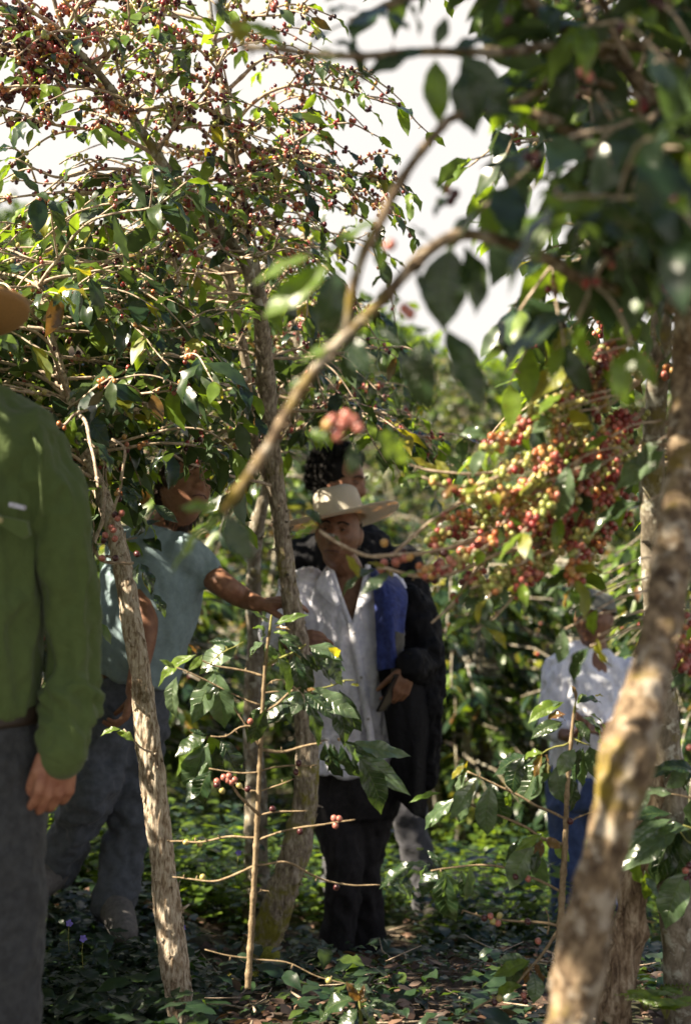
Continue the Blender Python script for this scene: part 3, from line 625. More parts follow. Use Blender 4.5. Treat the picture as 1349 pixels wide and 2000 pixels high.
for b, t, m in [((158, 800), (172, 878), 0), ((165, 800), (210, 860), 0), ((150, 800), (118, 880), 1), ((155, 795), (185, 830), 1), ((100, 800), (72, 830), 4), ((105, 805), (120, 850), 0)]: h.px(b, t, D, m, 1.1)
T3.lateral([P(480, 740, 4.2), P(380, 770, 3.9), P(270, 800, 3.5), P(165, 800, 3.25), P(120, 835, 3.2), P(60, 825, 3.2)], .0085, .003, leaf=.05, berry=.05, twigs=2, hand=h, tipleaf=False)
h = Leaves('hi')
for b, t, m in [((238, 950), (276, 966), 0), ((235, 948), (222, 930), 1), ((290, 990), (262, 1020), 4), ((300, 985), (345, 1010), 0), ((302, 985), (308, 1012), 4), ((268, 1030), (255, 1040), 1), ((290, 1025), (315, 1045), 1), ((272, 1100), (262, 1130), 4), ((275, 1100), (310, 1140), 0), ((280, 1110), (292, 1145), 3), ((300, 1160), (330, 1190), 0), ((195, 1005), (165, 1020), 4), ((320, 890), (290, 915), 0), ((315, 892), (335, 930), 0), ((240, 948), (268, 990), 0)]: h.px(b, t, 3.2, m, 1.0)
hb = Berries('mid')
for x, y in [(225, 1005), (238, 1002), (230, 1012), (222, 1035), (206, 1045), (203, 1055), (225, 1052), (226, 1090), (268, 1082), (200, 1090), (218, 1030)]: hb.add(P(x, y, 3.18), .0072, 3 if random.random() < .5 else 0)
T3.lateral([P(158, 888, 3.45), P(185, 930, 3.36), P(203, 955, 3.3), P(205, 1000, 3.26), P(204, 1025, 3.25), P(190, 1055, 3.24), P(192, 1085, 3.23), P(212, 1100, 3.24), P(262, 1098, 3.25)], .0058, .0035, leaf=0, berry=.08, hand=h, hb=hb, nodes=.03, tipleaf=False, br=.007)
T3.lateral(pl(3.24, (215, 1020), (228, 985), (238, 955), (243, 900), (240, 870), (215, 855)), .0035, .003, leaf=.05, berry=.1, tipleaf=False)
T3.lateral([P(238, 880, 3.3), P(300, 890, 3.3), P(360, 920, 3.3), P(440, 975, 3.3)], .004, .002, leaf=.1, L=.07, berry=.3, bn=(1, 4), tipleaf=False, bmix=(1, .1, .1, .5))
T3.lateral(pl(3.22, (285, 1120), (262, 1060), (255, 1000), (248, 955)), .003, .002, leaf=.1, L=.06, berry=.1)
T3.lateral([P(290, 1640, 3.27), P(255, 1625, 3.2), P(210, 1595, 3.15)], .003, .0015, leaf=0, berry=0)
h = Leaves('hi'); h.px((262, 1448, ), (235, 1425), 3.2, 1); h.px((236, 1424), (200, 1428), 3.2, 1)
T3.lateral([P(300, 1470, 3.28), P(265, 1450, 3.22), P(238, 1425, 3.2)], .0025, .0015, leaf=0, berry=0, hand=h)
for k in range(46):
    p = along(t3p, random.uniform(.72, 1)); az = random.choice([math.pi, math.pi*.7, math.pi*1.3, .4, 0, math.pi*.5])+random.gauss(0, .4)
    if p.z < 1.66 and math.sin(az) < 0: az = -az
    T3.arch(p, az, random.uniform(.3, .62), random.uniform(.1, .6), random.uniform(.1, .7), r0=.0046, r1=.0018, leaf=.80, L=.105, berry=.22, bn=(1, 4), twigs=4, tl=.26)

# --- a bushier tree filling the left edge
t4p = [(Vector((-1.42, 4.1, .38)), .04), (Vector((-1.38, 4.1, 1.1)), .034), (Vector((-1.25, 4.0, 1.8)), .024), (Vector((-1.2, 4.0, 2.25)), .012)]
T4 = Tree('coffee_tree', 'bushy dark-leaved coffee tree at the left edge behind the green shirt', 'tree', (-1.42, 4.1, .38))
T4.trunk(t4p, M_GREY, 24, .02, .1, 0)
for k in range(80):
    p = along(t4p, random.uniform(.3, 1)); az = random.uniform(0, 6.3)
    T4.arch(p, az, random.uniform(.4, .85), random.uniform(.1, .6), random.uniform(.2, .8), r0=.0048, leaf=.8, L=.11, berry=.16, bn=(1, 4), twigs=5, tl=.3, blod='lo')

# --- trees and a bush added unseen at left to shade men and ground
def bushy(label, x, y, h, n, ln, seed, leaf=.5, group=None, lo=.25, cat='tree', name='coffee_tree'):
    z = float(ground_z([x], [y])[0]); t = Tree(name, label, cat, (x, y, z), group)
    pts = [(Vector((x, y, z-.05)), .045), (Vector((x+random.uniform(-.1, .1), y, z+h*.4)), .036), (Vector((x+random.uniform(-.15, .15), y+random.uniform(-.1, .1), z+h*.75)), .024), (Vector((x, y, z+h)), .008)]
    t.trunk(pts, M_GREY, 20, .03, .1, 0)
    for k in range(n):
        p = along(pts, random.uniform(lo, 1)); f = 1.15-.5*(p.z-z)/h
        t.arch(p, random.uniform(0, 6.3), ln*random.uniform(.6, 1.15)*f, random.uniform(.1, .5), random.uniform(.2, .7), leaf=leaf, L=.115, berry=.12, bn=(1, 4), twigs=6, tl=.35, blod='lo')
    return t
bushy('unseen narrow coffee tree added past the left edge to shade the green shirt', -1.62, 1.85, 2.75, 44, .5, 1, .75, lo=.5)
bushy('unseen low coffee bush added past the left edge to shade the ground', -1.85, 2.98, 1.40, 60, .60, 11, .8, lo=.1, cat='bush')
bushy('unseen coffee tree added past the left edge to shade the bending man', -2.55, 4.3, 3.2, 46, .9, 2, .6, lo=.35)

# --- cherry-laden tree at right
t5p = TP((1345, 2080, 3.05, .045), (1322, 1800, 3.0, .04), (1300, 1500, 2.95, .034), (1285, 1250, 2.9, .028), (1272, 1000, 2.85, .024), (1278, 800, 2.8, .022), (1290, 600, 2.75, .02), (1275, 350, 2.75, .016), (1290, 100, 2.7, .012), (1280, -200, 2.7, .006))
T5 = Tree('coffee_tree', 'coffee tree loaded with red and green cherries behind the blurred trunk', 'tree', (t5p[0][0].x, 3.05, float(ground_z([t5p[0][0].x], [3.05])[0])))
T5.trunk([(Vector((t5p[0][0].x, 3.05, float(ground_z([t5p[0][0].x], [3.05])[0])-.05)), .05)]+t5p, M_GREY, 28, .012, .1, .2, knobs=10)
def hl(lst, D, lod='hi'):
    h = Leaves(lod, 1.0)
    for b, t, m, wd in lst: h.px(b, t, D, m, wd)
    return h
h5 = hl([((622, 1030), (570, 1035), 1, .7), ((622, 1028), (568, 1010), 3, .7), ((628, 1025), (594, 982), 0, .8), ((640, 1045), (670, 1042), 4, .9)], 2.5)
kw5 = dict(free=False, leaf=.05, nodes=.034, br=.0066, bmix=(1.2, .5, .5, .15), tipleaf=False)
T5.lateral([P(1255, 800, 2.8), P(1160, 900, 2.7), P(1080, 985, 2.62), P(960, 1045, 2.55), P(850, 1073, 2.5), P(760, 1078, 2.5), P(712, 1080, 2.5), P(660, 1058, 2.5), P(622, 1030, 2.5)], .0062, .0028, berry=.12, bn=(1, 3), hand=h5, twigs=0, **kw5)
h5 = hl([((735, 1112), (640, 1155), 0, 1.0), ((760, 1118), (698, 1152), 4, .9), ((702, 1130), (685, 1072), 3, .8), ((755, 1108), (718, 1092), 3, .8), ((757, 1110), (768, 1118), 3, .9)], 2.48)
b5 = Berries('mid')
for x, y in [(772, 1098), (745, 1112), (752, 1120), (768, 1085), (780, 1092), (772, 1100), (787, 1080), (790, 1090), (800, 1088), (750, 1100), (843, 1125), (835, 1130), (848, 1133), (900, 1095), (893, 1088), (908, 1085), (900, 1075), (885, 1090), (930, 1080), (935, 1060), (867, 1081), (750, 1060)]: b5.add(P(x, y, 2.5+random.uniform(-.02, .02)), .0072, random.choices([0, 2, 3], [1, .3, .35])[0])
T5.lateral([P(1265, 900, 2.85), P(1150, 1000, 2.7), P(1040, 1065, 2.58), P(960, 1090, 2.54), P(880, 1120, 2.5), P(810, 1122, 2.5), P(755, 1112, 2.48), P(735, 1112, 2.48)], .006, .003, berry=.2, bn=(1, 3), hand=h5, hb=b5, **kw5)
T5.lateral([P(770, 1080, 2.5), P(840, 1020, 2.52), P(930, 960, 2.55), P(1000, 915, 2.6), P(1100, 850, 2.7), P(1250, 740, 2.8)], .003, .005, berry=.08, bn=(1, 2), leaf=.06, nodes=.034, tipleaf=False, free=False)
T5.lateral([P(945, 1095, 2.54), P(905, 1140, 2.52), P(870, 1190, 2.52), P(845, 1215, 2.52)], .004, .002, berry=.7, bn=(2, 4), **{**kw5, 'bmix': (.6, .1, .3, .8)})
h5 = hl([((860, 925), (790, 915), 1, .6), ((862, 928), (800, 885), 3, .7), ((875, 935), (850, 895), 3, 1.0), ((950, 925), (905, 905), 3, .8), ((1010, 945), (930, 965), 4, 1.0), ((1040, 940), (975, 985), 1, 1.0), ((960, 855), (900, 835), 4, .9), ((1000, 820), (940, 850), 3, 1.0), ((980, 860), (930, 880), 4, .9)], 2.6)
T5.lateral([P(1270, 720, 2.8), P(1180, 800, 2.72), P(1080, 880, 2.66), P(960, 928, 2.6), P(860, 926, 2.58), P(800, 905, 2.58)], .005, .002, berry=.2, bn=(2, 4), hand=h5, **kw5)
h5 = hl([((985, 1145), (925, 1200), 4, 1.5), ((925, 1210), (860, 1232), 1, .8), ((935, 1212), (985, 1225), 4, .8), ((945, 1218), (1000, 1265), 3, .7), ((938, 1220), (960, 1262), 4, .8)], 2.45)
T5.lateral([P(1200, 1000, 2.75), P(1090, 1060, 2.6), P(1010, 1150, 2.5), P(960, 1205, 2.46), P(920, 1240, 2.45)], .0045, .002, berry=.4, bn=(2, 5), hand=h5, **kw5)
# the heavy tresses of cherries
heavy = [([(1262, 700), (1180, 790), (1110, 870), (1040, 950)], (.3, 1.4, .5, 0)), ([(1250, 760), (1170, 860), (1090, 960), (980, 1030)], (.5, 1.2, .6, 0)),
 ([(1240, 800), (1200, 880), (1150, 940), (1090, 1010)], (1.3, .5, .3, .1)), ([(1255, 860), (1170, 930), (1090, 1000), (1020, 1080)], (.4, 1.3, .3, 0)),
 ([(1240, 900), (1150, 1000), (1080, 1080), (1040, 1160)], (.2, 1.6, .2, 0)), ([(1235, 1000), (1160, 1080), (1100, 1170), (1050, 1245)], (.2, 1.4, .2, 0)),
 ([(1240, 1040), (1180, 1110), (1130, 1180), (1085, 1215)], (1.5, .3, .2, .1)), ([(1230, 700), (1160, 740), (1110, 800), (1070, 850)], (.2, 1.2, .7, 0)),
 ([(1200, 940), (1100, 1020), (1000, 1050), (940, 1075)], (1.4, .5, .5, 0)), ([(1180, 900), (1080, 960), (1000, 970), (960, 960)], (.9, .7, .7, 0)),
 ([(1200, 640), (1190, 740), (1200, 820), (1180, 900)], (1.4, .3, .2, .3)), ([(1240, 640), (1160, 690), (1120, 740), (1090, 770)], (.6, 1.0, .4, .3)),
 ([(1150, 1000), (1060, 1050), (1010, 1110), (1000, 1150)], (.9, .9, .7, 0)), ([(1140, 860), (1090, 920), (1050, 985), (1010, 1010)], (.2, 1.5, .2, 0)),
 ([(1170, 960), (1120, 1040), (1080, 1100), (1060, 1150)], (.1, 1.5, .3, 0)), ([(1220, 960), (1180, 1040), (1150, 1100), (1130, 1150)], (1.2, .5, .2, 0)), ([(1190, 1060), (1150, 1130), (1120, 1190), (1095, 1235)], (1.5, .3, .3, 0)), ([(1140, 1060), (1090, 1130), (1060, 1190), (1040, 1240)], (.1, 1.5, .3, 0)), ([(1160, 1090), (1130, 1150), (1110, 1190), (1080, 1220)], (1.2, .4, .4, 0)), ([(1110, 990), (1040, 1040), (970, 1080), (930, 1120)], (1, 1, .5, 0)), ([(1355, 1190), (1345, 1240), (1340, 1280), (1335, 1310)], (1, .5, .4, 0)), ([(1370, 480), (1340, 520), (1310, 560), (1290, 590)], (1.5, .1, .3, 0)), ([(1250, 620), (1200, 700), (1170, 780), (1150, 830)], (.5, 1.2, .4, .1)), ([(1215, 930), (1165, 1010), (1140, 1080), (1110, 1160)], (1.3, .6, .4, 0))]
for q, mix in heavy+[([(x-35*i+random.gauss(0, 26), y+random.gauss(0, 26)) for i, (x, y) in enumerate(q)], m) for q, m in heavy+heavy[:8]]:
    d0 = random.uniform(2.42, 2.68)
    T5.lateral([P(x+random.gauss(0, 6), y+random.gauss(0, 6), d0+.1-.08*i) for i, (x, y) in enumerate(q)], .005, .0025, leaf=.09, L=.09, lmix=(.5, .7, .05, .35, .8), berry=1.2, bn=(4, 10), bmix=mix, nodes=.029, br=.0062, from_t=.0)
for x, y, m in [((1165, 1190), (1150, 1240), 1), ((1165, 1245), (1178, 1305), 3), ((1150, 1265), (1105, 1330), 0), ((1195, 1225), (1245, 1190), 0), ((1165, 1165), (1120, 1190), 4), ((1080, 820), (1045, 838), 4), ((1110, 800), (1150, 830), 3), ((1180, 900), (1120, 925), 4), ((1060, 940), (990, 980), 3), ((1110, 905), (1080, 1010), 4), ((1140, 640), (1060, 690), 3), ((1130, 690), (1030, 760), 3), ((1090, 790), (1050, 770), 0), ((1180, 1120), (1120, 1105), 3), ((1300, 880), (1210, 940), 4), ((1290, 860), (1230, 900), 4), ((1100, 1230), (1085, 1290), 4), ((1130, 700), (1075, 700), 4), ((1260, 980), (1160, 1010), 0), ((1190, 850), (1140, 870), 1)]:
    h5 = Leaves('hi'); h5.px(x, y, 2.42, m, random.uniform(.9, 1.2)); a = P(*x, 2.42)
    T5.lateral([a+Vector((.10, .06, .03)), a+Vector((.05, .03, .02)), a], .002, .0015, leaf=0, berry=0, hand=h5, tipleaf=False, name='twig')
for k in range(34):                              # its upper crown, out of the sun
    p = along(t5p, random.uniform(.5, .98)); az = random.uniform(0, 6.3)
    az = random.choice([0, -.4, .5, 1.2, 1.6, 2.2, -1.2])+random.gauss(0, .3); T5.arch(p, az, random.uniform(.3, .7), random.uniform(.1, .5), random.uniform(.2, .6), leaf=.55, L=.125, berry=.25, bn=(3, 7), twigs=5, tl=.3)

# --- the rough stump at lower right
t6p = TP((1180, 2080, 2.95, .034), (1205, 1930, 2.95, .034), (1225, 1800, 2.95, .031), (1240, 1680, 2.95, .030), (1262, 1580, 2.95, .027), (1282, 1500, 2.95, .027), (1293, 1445, 2.95, .026), (1295, 1428, 2.95, .015))
T6 = Tree('tree_stump', 'rough cracked dead coffee stem with a broken top right of the blurred trunk', 'stump', (t6p[0][0].x, 2.95, float(ground_z([t6p[0][0].x], [2.95])[0])))
T6.trunk([(Vector((t6p[0][0].x-.03, 2.95, float(ground_z([t6p[0][0].x], [2.95])[0])-.05)), .045)]+t6p, M_ROUGH, 44, .007, .22, .8, knobs=14)

# --- the blurred tree in front, at right
t7p = TP((1095, 2150, 1.844, 0.0327), (1118, 1950, 1.844, 0.0311), (1150, 1780, 1.844, 0.0303), (1188, 1620, 1.844, 0.0295), (1225, 1470, 1.844, 0.0303), (1262, 1330, 1.896, 0.0269), (1295, 1200, 1.956, 0.0285), (1318, 1050, 2.026, 0.0264), (1335, 900, 2.096, 0.0242), (1342, 740, 2.170, 0.0264), (1352, 600, 2.133, 0.0245), (1375, 420, 2.108, 0.0207), (1400, 200, 2.083, 0.0170), (1400, -100, 2.058, 0.0113))
T7 = Tree('coffee_tree', 'coffee tree close to the camera, its blurred tan trunk rising at right', 'tree', (.27, 1.85, float(ground_z([.27], [1.85])[0])))
T7.trunk([(Vector((.265, 1.85, float(ground_z([.27], [1.85])[0])-.05)), .05)]+t7p, M_FORE, 48, .008, .11, .12, knobs=8, sc=(60, 60, 30))
D = 1.68
h = Leaves('hi', 1.02)
for b, t, m, wd in [((608, 500), (483, 530), 1, 1.1), ((645, 515), (498, 600), 1, .9), ((735, 430), (622, 478), 1, .8), ((655, 525), (650, 665), 0, 1.0), ((880, 480), (868, 645), 0, 1.15), ((905, 478), (950, 610), 0, 1.1), ((828, 655), (826, 815), 0, 1.1), ((868, 640), (972, 780), 0, 1.0),
                    ((690, 655), (718, 728), 0, 1.2), ((735, 842), (806, 900), 1, 1.1), ((690, 868), (688, 922), 0, 1.2), ((440, 1003), (308, 1096), 1, .8), ((440, 1005), (497, 1092), 0, 1.1), ((436, 998), (345, 982), 1, .7), ((665, 668), (580, 692), 1, .9), ((640, 730), (545, 742), 4, .7), ((855, 478), (760, 530), 0, 1.2), ((800, 440), (850, 470), 0, 1.2), ((735, 640), (790, 668), 0, .9), ((600, 845), (640, 850), 1, .9), ((720, 455), (768, 528), 0, 1.1), ((815, 530), (822, 575), 0, .9)]:
    h.px(b, t, D, m, wd)
hb = Berries('hi')
for x, y in [(762, 478), (790, 603), (800, 612), (650, 820), (668, 830), (690, 822), (660, 850), (640, 830), (700, 835), (676, 812), (655, 845)]: hb.add(P(x, y, D-.02), .0068, random.choices([0, 2, 3], [1, .1, .4])[0])
T7.lateral([P(1352, 608, 2.133), P(1250, 585, 1.984), P(1140, 548, 1.860), P(1060, 500, 1.773), P(990, 470, 1.711), P(925, 455, 1.686), P(870, 466, 1.674), P(805, 518, D), P(740, 588, D), P(672, 660, D), P(600, 750, D), P(542, 830, D), P(490, 920, D), P(440, 1000, D)], .0090, .0062, leaf=0, berry=0, hand=h, hb=hb, nodes=.05, tipleaf=False, mat=M_FORE)
T7.lateral([P(672, 655, D), P(690, 560, D), P(712, 490, D), P(740, 440, D), P(800, 330, D), P(850, 265, D), P(900, 220, D+.06), P(1010, 205, D+.18), P(1150, 155, 1.922), P(1390, 260, 2.083)], .0060, .0046, leaf=0, berry=0, hand=None, tipleaf=False, mat=M_FORE, free=False)
h = Leaves('hi', 1.02)
for b, t, m, wd in [((850, 115), (872, 235), 1, 1.1), ((900, 105), (1005, 215), 0, 1.2), ((880, 100), (970, 60), 0, 1.0), ((830, 95), (690, 130), 0, .9), ((800, 60), (740, 0), 0, .9), ((905, 130), (900, 250), 0, 1.3), ((850, 90), (870, 30), 0, 1.0), ((690, 110), (590, 95), 1, .9), ((700, 105), (640, 60), 0, .9), ((560, 95), (480, 30), 1, .9), ((470, 90), (455, 10), 3, 1.1), ((430, 40), (420, -30), 0, 1.0), ((780, -10), (850, 55), 0, 1.0), ((700, 95), (710, 145), 0, .9), ((1010, 320), (935, 322), 0, .9), ((1000, 330), (1010, 420), 0, 1.3), ((870, 380), (850, 335), 1, .9), ((875, 382), (835, 405), 0, .8), ((960, 200), (1040, 250), 4, .9), ((620, 20), (560, 60), 0, .9), ((640, 30), (700, -10), 0, 1.0)]:
    h.px(b, t, 1.74, m, wd)
hb = Berries('hi')
for x, y in [(870, 370), (888, 378), (880, 392), (1135, 140), (1150, 150), (1290, 12), (990, 40), (860, 395), (1300, 480), (1318, 495)]: hb.add(P(x, y, 1.76), .0062, random.choices([0, 3], [1, .6])[0])
T7.lateral([P(1395, 150, 2.083), P(1250, 100, 1.922), P(1100, 90, 1.860), P(950, 95, 1.798), P(850, 95, 1.761), P(700, 105, 1.736), P(560, 98, 1.736), P(470, 90, 1.736)], .009, .004, leaf=0, berry=0, hand=h, hb=hb, tipleaf=False, mat=M_FORE)
T7.lateral([P(1395, 480, 2.083), P(1300, 410, 1.984), P(1210, 340, 1.922), P(1120, 262, 1.860), P(1040, 215, 1.835)], .013, .008, leaf=.3, L=.11, berry=.1, twigs=3, mat=M_FORE, lod='mid')
T7.lateral([P(1395, 330, 2.058), P(1300, 230, 1.984), P(1220, 130, 1.959), P(1120, 60, 1.922), P(1040, 0, 1.885), P(980, -60, 1.860)], .012, .006, leaf=.4, L=.11, berry=.1, twigs=4, mat=M_FORE)
for k in range(48):
    x, y = 1040+340*random.random()**.7, random.uniform(-60, 560); Dd = random.uniform(1.7, 2.5); a = P(x, y, Dd); b = a+Vector((random.uniform(-.15, .2), random.uniform(-.2, .2), random.uniform(-.2, .15)))
    T7.lateral([a, (a+b)/2+Vector((0, 0, .03)), b], .004, .002, leaf=.85, L=.125, berry=.12, bn=(2, 5), bmix=(.6, .1, 0, 1), twigs=2, tl=.2, from_t=0, lmix=(1, .12, 0, .02, .12), name='branch')
for k in range(36):                              # unseen crown branches overhead, added to shade the near leaves
    ay = random.uniform(.7, 1.65); a = Vector((random.uniform(-1.3, .6), ay, CAMZ+.36*(ay+.35)+random.uniform(.22, .8))); b = a+Vector((random.uniform(-.4, .3), random.uniform(-.3, .3), random.uniform(-.05, .2)))
    T7.lateral([a, (a+b)/2+Vector((0, 0, .03)), b], .005, .002, leaf=.9, L=.13, berry=.1, twigs=3, tl=.25, from_t=0, lod='lo', blod='lo')

for k in range(26):                              # more unseen branches added higher still to shade the dark mass at right
    a = Vector((random.uniform(-1.1, .15), random.uniform(1.4, 2.4), random.uniform(2.85, 3.5))); b = a+Vector((random.uniform(-.4, .3), random.uniform(-.3, .3), random.uniform(-.05, .2)))
    T7.lateral([a, (a+b)/2+Vector((0, 0, .03)), b], .005, .002, leaf=.95, L=.13, berry=.1, twigs=4, tl=.28, from_t=0, lod='lo', blod='lo')
# --- young coffee plants
def shrub(label, stem, D, mat, base_r=.008, name='coffee_seedling', group=None):
    t = Tree(name, label, 'young plant', P(*stem[0], D), group)
    n = len(stem); pts = [(P(x, y, D), base_r*(1-.62*i/(n-1))) for i, (x, y) in enumerate(stem)]
    A = spline([(*p[0], p[1]) for p in pts], .006); dist = np.arange(len(A))*.006
    kn = sum((np.exp(-((dist-k)/.006)**2) for k in np.arange(.03, dist[-1], .055)), 0*dist)
    V, Fq = tube(A[:, :3], A[:, 3]*(1+.3*kn), 14, lambda V: .06*fbm(V*120, 2)); mb = MB(); mb.add(V, Fq); mb.link('stem', [mat], t.root); return t
S1 = shrub('slender young coffee plant in the centre with big drooping leaves before the mossy trunk', [(484, 1930), (492, 1800), (498, 1690), (503, 1590), (508, 1480), (513, 1380), (519, 1290), (526, 1235), (530, 1205)], 3.05, M_STEM, .0068)
def sbr(t, D, pts, r, lv, bs=(), mat=None, jit=.04, br=.0066, D1=None, stubs=True):
    h = Leaves('hi')
    for e in lv:
        b, tt, m, wd = e[:4]; m = 4 if m == 0 and random.random() < .45 else m; h.px(b, tt, (D1 or D)+random.uniform(-jit, jit), m, wd, face=e[4] if len(e) > 4 else None, tp=e[5] if len(e) > 5 else None)
    if len(lv) >= 4:
        for e in random.sample(lv, 4):
            (x, y), (x2, y2), m, wd = e[:4]
            if math.hypot(x2-x, y2-y) > 35: a = random.uniform(-.7, .7); q = random.uniform(.6, .95); dx, dy = (x2-x)*q, (y2-y)*q; h.px((x+random.gauss(0, 4), y+random.gauss(0, 4)), (x+dx*math.cos(a)-dy*math.sin(a), y+dx*math.sin(a)+dy*math.cos(a)), (D1 or D)+.03, random.choice([0, 0, 4]), wd)
    hb = Berries('hi')
    for x, y, m in bs: hb.add(P(x, y, (D1 or D)-.008), br, m)
    n = len(pts); D1 = D1 or D
    t.lateral([P(x, y, D+(D1-D)*i/(n-1)) for i, (x, y) in enumerate(pts)], r, r*.6, leaf=0, berry=0, hand=h, hb=hb, tipleaf=False, mat=mat, nodes=.03 if stubs else 9)
up = (0, -.45, 1)
sbr(S1, 3.05, [(526, 1240), (530, 1215), (531, 1200)], .003, [((529, 1219), (498, 1193), 1, .7), ((535, 1220), (586, 1192), 1, .75), ((518, 1232), (494, 1218), 1, .9), ((512, 1228), (522, 1252), 0, .9), ((514, 1255), (478, 1268), 0, 1.2), ((517, 1256), (535, 1290), 4, 1.2), ((541, 1243), (590, 1270), 0, .6), ((530, 1218), (520, 1200), 2, .5), ((538, 1225), (560, 1222), 2, .7), ((533, 1235), (562, 1232), 1, .8)], mat=M_GTWIG)
sbr(S1, 3.05, [(520, 1300), (548, 1285), (578, 1272), (600, 1262)], .003, [((604, 1261), (662, 1309), 4, 1.15), ((640, 1285), (668, 1330), 0, 1.1), ((640, 1265), (672, 1284), 3, .8), ((606, 1272), (648, 1320), 0, .9), ((596, 1278), (628, 1311), 0, .9), ((575, 1276), (588, 1345), 0, 1.0), ((590, 1278), (612, 1345), 0, 1.1), ((540, 1282), (576, 1348), 0, 1.1), ((592, 1262), (560, 1240), 0, .8)], mat=M_GTWIG)
sbr(S1, 3.05, [(512, 1392), (545, 1375), (570, 1352), (590, 1344)], .003, [((583, 1351), (512, 1402), 0, 1.4), ((519, 1385), (500, 1455), 0, 1.1), ((585, 1350), (572, 1390), 0, 1.2), ((606, 1342), (690, 1388), 0, .9), ((640, 1356), (690, 1440), 0, 1.3), ((662, 1347), (708, 1424), 0, .9), ((594, 1356), (642, 1444), 0, .6), ((592, 1352), (642, 1393), 0, .9), ((605, 1356), (622, 1370), 3, 1.2), ((598, 1346), (612, 1345), 2, 1.2)], mat=M_STEM)
sbr(S1, 3.05, [(600, 1350), (650, 1344), (672, 1336), (697, 1336)], .002, [((684, 1337), (700, 1336), 3, .9)], mat=M_GTWIG)
sbr(S1, 3.05, [(518, 1322), (470, 1310), (418, 1300), (385, 1283)], .0028, [((383, 1279), (304, 1320), 1, .75), ((396, 1279), (373, 1302), 1, .9), ((384, 1276), (378, 1262), 2, .5), ((468, 1253), (397, 1303), 4, 1.15), ((420, 1306), (425, 1416), 0, 1.1)], mat=M_STEM)
sbr(S1, 3.05, [(410, 1300), (440, 1272), (480, 1250)], .0018, [], mat=M_GTWIG)
sbr(S1, 3.05, [(511, 1378), (450, 1350), (400, 1328), (343, 1305)], .002, [((345, 1322), (332, 1397), 0, 1.1), ((343, 1306), (318, 1290), 1, .7)], mat=M_STEM)
sbr(S1, 3.05, [(508, 1460), (485, 1430), (455, 1388), (448, 1378)], .0022, [], mat=M_STEM)
sbr(S1, 3.05, [(506, 1420), (470, 1422), (440, 1440), (410, 1440)], .0022, [((403, 1437), (343, 1502), 1, 1.0), ((407, 1452), (366, 1560), 4, 1.2), ((409, 1437), (421, 1480), 1, 1.3), ((430, 1443), (482, 1506), 0, 1.1), ((432, 1450), (478, 1515), 0, .9), ((411, 1505), (378, 1573), 0, 1.2), ((400, 1435), (372, 1424), 0, .8)], [(489, 1409, 0)], mat=M_STEM)
sbr(S1, 3.05, [(508, 1592), (490, 1572), (465, 1548), (452, 1530), (436, 1517)], .0034, [], [(437, 1518, 0), (447, 1516, 0), (452, 1528, 0), (424, 1526, 0), (424, 1533, 3), (434, 1544, 1), (458, 1523, 0), (467, 1534, 1), (445, 1524, 0)], mat=M_STEM, D1=3.0)
sbr(S1, 3.05, [(505, 1545), (480, 1545), (460, 1530)], .0018, [], [(484, 1541, 3)], mat=M_STEM)
sbr(S1, 3.05, [(503, 1636), (440, 1630), (380, 1644), (332, 1644)], .0027, [], [(390, 1648, 1), (364, 1645, 1)], mat=M_STEM, D1=3.1)
sbr(S1, 3.05, [(498, 1690), (450, 1708), (395, 1720), (340, 1716)], .0026, [], [(396, 1713, 1)], mat=M_STEM, D1=3.1)
sbr(S1, 3.05, [(502, 1690), (560, 1684), (610, 1708), (680, 1730), (745, 1731)], .0027, [], [(657, 1733, 3)], mat=M_STEM, D1=3.1)
sbr(S1, 3.05, [(505, 1640), (560, 1622), (620, 1612), (690, 1604)], .0024, [], [(652, 1598, 0), (662, 1599, 0), (655, 1612, 0), (586, 1624, 3)], mat=M_STEM, D1=3.0)
sbr(S1, 3.05, [(507, 1592), (540, 1586), (600, 1584)], .0022, [], [(532, 1580, 3), (583, 1490, 3), (578, 1508, 3)], mat=M_STEM)
sbr(S1, 3.05, [(510, 1507), (460, 1510), (408, 1498)], .0022, [], mat=M_STEM)
sbr(S1, 3.05, [(510, 1506), (560, 1498), (618, 1492)], .0022, [], mat=M_STEM)
sbr(S1, 3.05, [(508, 1545), (540, 1532), (570, 1518)], .002, [], mat=M_STEM)
sbr(S1, 3.05, [(510, 1464), (545, 1466), (580, 1458), (625, 1450)], .0036, [((634, 1452), (650, 1527), 0, 1.25), ((645, 1452), (655, 1525), 0, .9), ((665, 1455), (684, 1534), 0, 1.1), ((682, 1452), (786, 1535), 0, .6), ((700, 1478), (748, 1580), 0, .9), ((672, 1450), (712, 1500), 0, .9), ((662, 1448), (664, 1438), 2, .8)], mat=M_STEM)
sbr(S1, 3.05, [(491, 1872), (450, 1868), (400, 1854)], .0018, [], mat=M_STEM)
sbr(S1, 3.05, [(494, 1872), (560, 1880), (620, 1912), (680, 1925)], .0018, [], [(642, 1915, 1)], mat=M_STEM)
sbr(S1, 3.05, [(498, 1745), (510, 1742), (524, 1742), (528, 1750)], .0016, [], mat=M_STEM)
sbr(S1, 3.05, [(519, 1340), (540, 1332), (552, 1330)], .0018, [], mat=M_STEM)
sbr(S1, 3.05, [(517, 1352), (535, 1346), (550, 1352)], .0022, [], mat=M_STEM)

